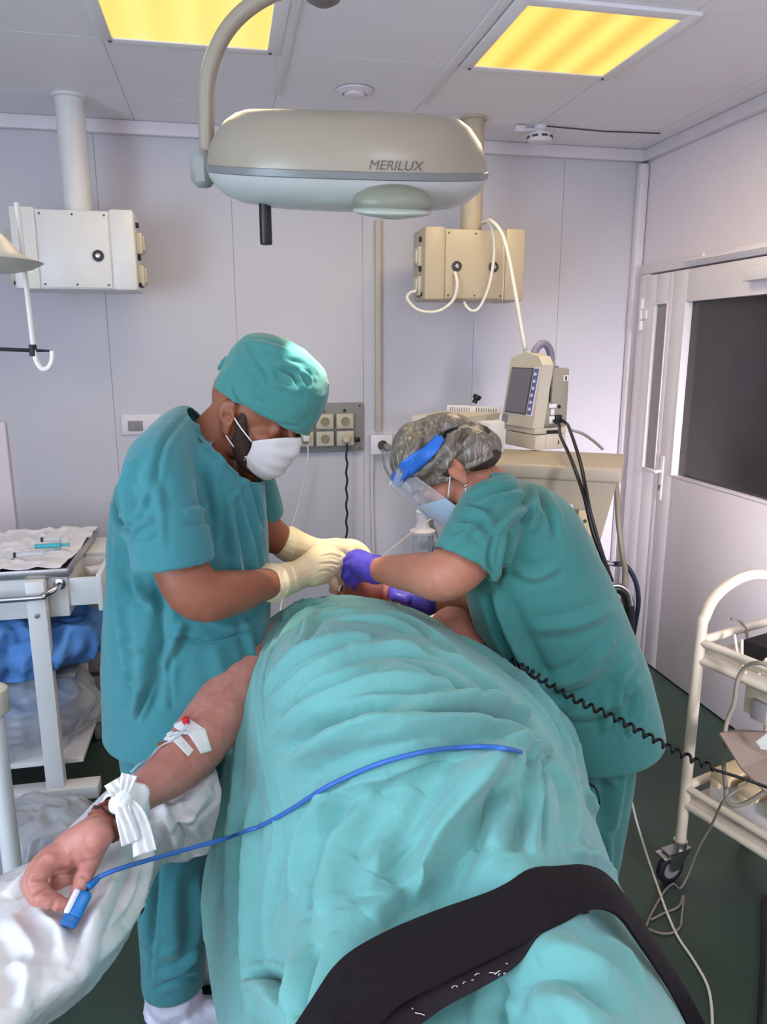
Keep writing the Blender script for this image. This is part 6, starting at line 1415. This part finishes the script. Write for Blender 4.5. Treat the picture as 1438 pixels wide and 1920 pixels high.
# ================================================================ arm board and its sheet
rows = [
 [(330, 1395, .74), (335, 1398, .84), (372, 1420, .862), (402, 1440, .862), (414, 1500, .82), (388, 1602, .70)],
 [(250, 1452, .74), (255, 1452, .83), (288, 1474, .862), (322, 1502, .862), (352, 1545, .82), (350, 1612, .70)],
 [(206, 1482, .73), (210, 1482, .83), (228, 1508, .855), (265, 1532, .86), (292, 1568, .82), (300, 1622, .71)],
 [(140, 1548, .73), (145, 1546, .83), (172, 1572, .85), (210, 1602, .855), (258, 1645, .82), (272, 1690, .71)],
 [(70, 1612, .73), (75, 1611, .83), (100, 1642, .84), (150, 1682, .85), (212, 1735, .82), (222, 1782, .71)],
 [(-2, 1648, .73), (2, 1646, .83), (30, 1692, .84), (85, 1752, .845), (150, 1825, .82), (150, 1872, .71)],
 [(-75, 1692, .73), (-70, 1690, .83), (-40, 1752, .84), (10, 1822, .84), (62, 1890, .82), (70, 1932, .71)],
 [(-150, 1742, .73), (-145, 1740, .83), (-115, 1820, .84), (-75, 1900, .84), (-20, 1975, .82), (-10, 2020, .71)]]
G = net([[PZ(u, v, z - .035) for u, v, z in r] for r in rows], 26, 26); me = grid_mesh(G); smooth_mesh(me, 1, .5)
b = bmesh.new(); b.from_mesh(me); b.faces.ensure_lookup_table()
if sum(f.normal.z for f in b.faces) < 0: bmesh.ops.reverse_faces(b, faces=b.faces[:])
b.to_mesh(me); b.free(); me.update(); tr = bvh(me)
folds(me, [([(210, 1490), (150, 1560), (60, 1640), (10, 1680)], .012, .010), ([(240, 1560), (220, 1620), (190, 1700), (140, 1790)], .012, .012), ([(260, 1560), (250, 1630), (225, 1700)], .009, -.009), ([(275, 1570), (268, 1640), (240, 1720), (190, 1790)], .010, .011), ([(300, 1510), (340, 1540), (400, 1480)], .010, .010), ([(300, 1530), (325, 1560), (330, 1600)], .010, .010), ([(320, 1520), (350, 1570), (370, 1610)], .010, -.009), ([(400, 1450), (360, 1500), (300, 1520)], .009, .008), ([(60, 1700), (110, 1750), (120, 1800)], .012, .008), ([(20, 1720), (60, 1780), (70, 1850)], .014, .008), ([(120, 1700), (150, 1750), (130, 1820)], .012, -.006), ([(20, 1800), (50, 1830), (40, 1890)], .010, .008)], tr)
crumple(me, .005, 9, (1, 1, 1), 6, octv=3); crumple(me, .002, 40, (1, 1, 1), 8, octv=2)
o = link('arm_sheet', me, M['whitesheet'], None, True, 0); thicken(o, .0012); tag(o, 'creased white plastic sheet spread under the bare outstretched arm', 'sheet')
t = thing('arm_board', 'narrow arm board hidden under the white sheet', 'arm board', W(-.45, 1.1, .78))
a_, b2_ = W(-.47, 1.20, .70), W(-.72, .75, .70); dv = (b2_ - a_).normalized(); sv = Vector((-dv.y, dv.x, 0))
mb = MB(); mb.box(a_.lerp(b2_, .5), (.50, .10, .03), Matrix((dv, sv, Zv)).transposed(), bev=.01); mb.build('board', M['rubber'], t)
mb = MB(); mb.rod(W(-.66, .85, .02), W(-.66, .85, .70), .014); mb.lathe([(0, 0), (.10, 0), (.10, .015), (.02, .03), (0, .03)], W(-.66, .85, 0), Zv, 24); mb.build('board_post', M['steel'], t)
# ---- pillow and bib by the head
mb = MB(); mb.ell(W(-.045, 2.05, .905), (.22, .15, .045), RZ(-YAW), 5); me = bpy.data.meshes.new('p'); mb.bm.to_mesh(me); mb.bm.free(); crumple(me, .012, 14, seed=4)
tag(link('pillow', me, M['paper'], None, True, 0), 'white paper-covered pillow under the patient head', 'pillow')
me = grid_mesh(net([[PZ(*p) for p in r] for r in ([(716, 1092, 1.0), (724, 1092, .985), (736, 1108, .97)], [(722, 1108, .995), (738, 1112, .98), (756, 1124, .96)], [(730, 1124, .99), (752, 1130, .975), (775, 1136, .95)], [(738, 1134, .99), (764, 1140, .97), (790, 1146, .95)])], 8, 8)); crumple(me, .004, 30, seed=2)
o = link('bib', me, M['paper'], None, True, 0); thicken(o, .002); tag(o, 'white paper bib beside the patient neck', 'bib')
# ================================================================ light
def area(name, loc, target, sx, sy, power, col):
    l = bpy.data.lights.new(name, 'AREA'); l.shape = 'RECTANGLE'; l.size = sx; l.size_y = sy; l.energy = power; l.color = col
    o = bpy.data.objects.new(name, l); COL.objects.link(o); o.location = loc
    o.rotation_euler = (Vector(target) - Vector(loc)).to_track_quat('-Z', 'Y').to_euler(); return o
area('window_daylight', (XL + .12, -.3, 1.65), (2, .2, 2.3), 2.4, 1.6, 104, (.64, .81, 1.0))
area('rear_window_daylight', (-.1, YF + .15, 1.75), (.2, 2.2, 2.5), 3.2, 1.6, 22, (1, .93, .92))
for x, s in ((-.067, 6), (1.19, 10)):
    area('panel_glow', (x, 2.63, H - .03), (x, 2.63, 0), .5, .5, s, (1, .80, .5))
area('added_overhead_fill', (.5, -.1, H - .03), (.5, .3, 0), .6, .6, 13, (.97, .91, 1.0))  # unseen overhead light, added to brighten the near drape; no fitting modelled
rl = area('added_door_fill', (1.6, YF + .15, 1.7), (2.23, 2.9, .7), .8, 1.0, 15, (.95, .9, 1.0)); rl.data.spread = math.radians(34)  # narrow light added behind the camera to lift the door wall; not a window
capb = bpy.data.lights.new('surgical_beam_edge', 'SPOT'); capb.energy = 16; capb.color = (1, .95, .8); capb.spot_size = math.radians(21); capb.spot_blend = .12; capb.shadow_soft_size = .012
cb_ = bpy.data.objects.new('surgical_beam_edge', capb); COL.objects.link(cb_); cb_.location = A(640, 425, 1.60); cb_.rotation_euler = (A(572, 688, 1.63) - cb_.location).to_track_quat('-Z', 'Y').to_euler()
for nm, loc, pw, an in (('surgical_beam', A(650, 420, 1.70), 24, 24), ('surgical_beam_side', A(560, 428, 1.62), 28, 27)):
    sl = bpy.data.lights.new(nm, 'SPOT'); sl.energy = pw; sl.color = (1, .92, .72); sl.spot_size = math.radians(an); sl.spot_blend = .35; sl.shadow_soft_size = .05
    so = bpy.data.objects.new(nm, sl); COL.objects.link(so); so.location = loc
    so.rotation_euler = (A(655, 1062, 1.93) - so.location).to_track_quat('-Z', 'Y').to_euler()
wd = bpy.data.worlds.new('world'); SC.world = wd; wd.use_nodes = True
wd.node_tree.nodes['Background'].inputs[0].default_value = (.75, .82, .95, 1); wd.node_tree.nodes['Background'].inputs[1].default_value = .3
SC.view_settings.view_transform = 'Standard'; SC.view_settings.look = 'None'; SC.view_settings.exposure = .14
SC.cycles.use_denoising = True
SC.cycles.max_bounces = 6; SC.cycles.diffuse_bounces = 4; SC.cycles.glossy_bounces = 3; SC.cycles.transmission_bounces = 4; SC.cycles.use_adaptive_sampling = True; SC.cycles.adaptive_threshold = .08; SC.cycles.adaptive_min_samples = 24; SC.cycles.transparent_max_bounces = 12
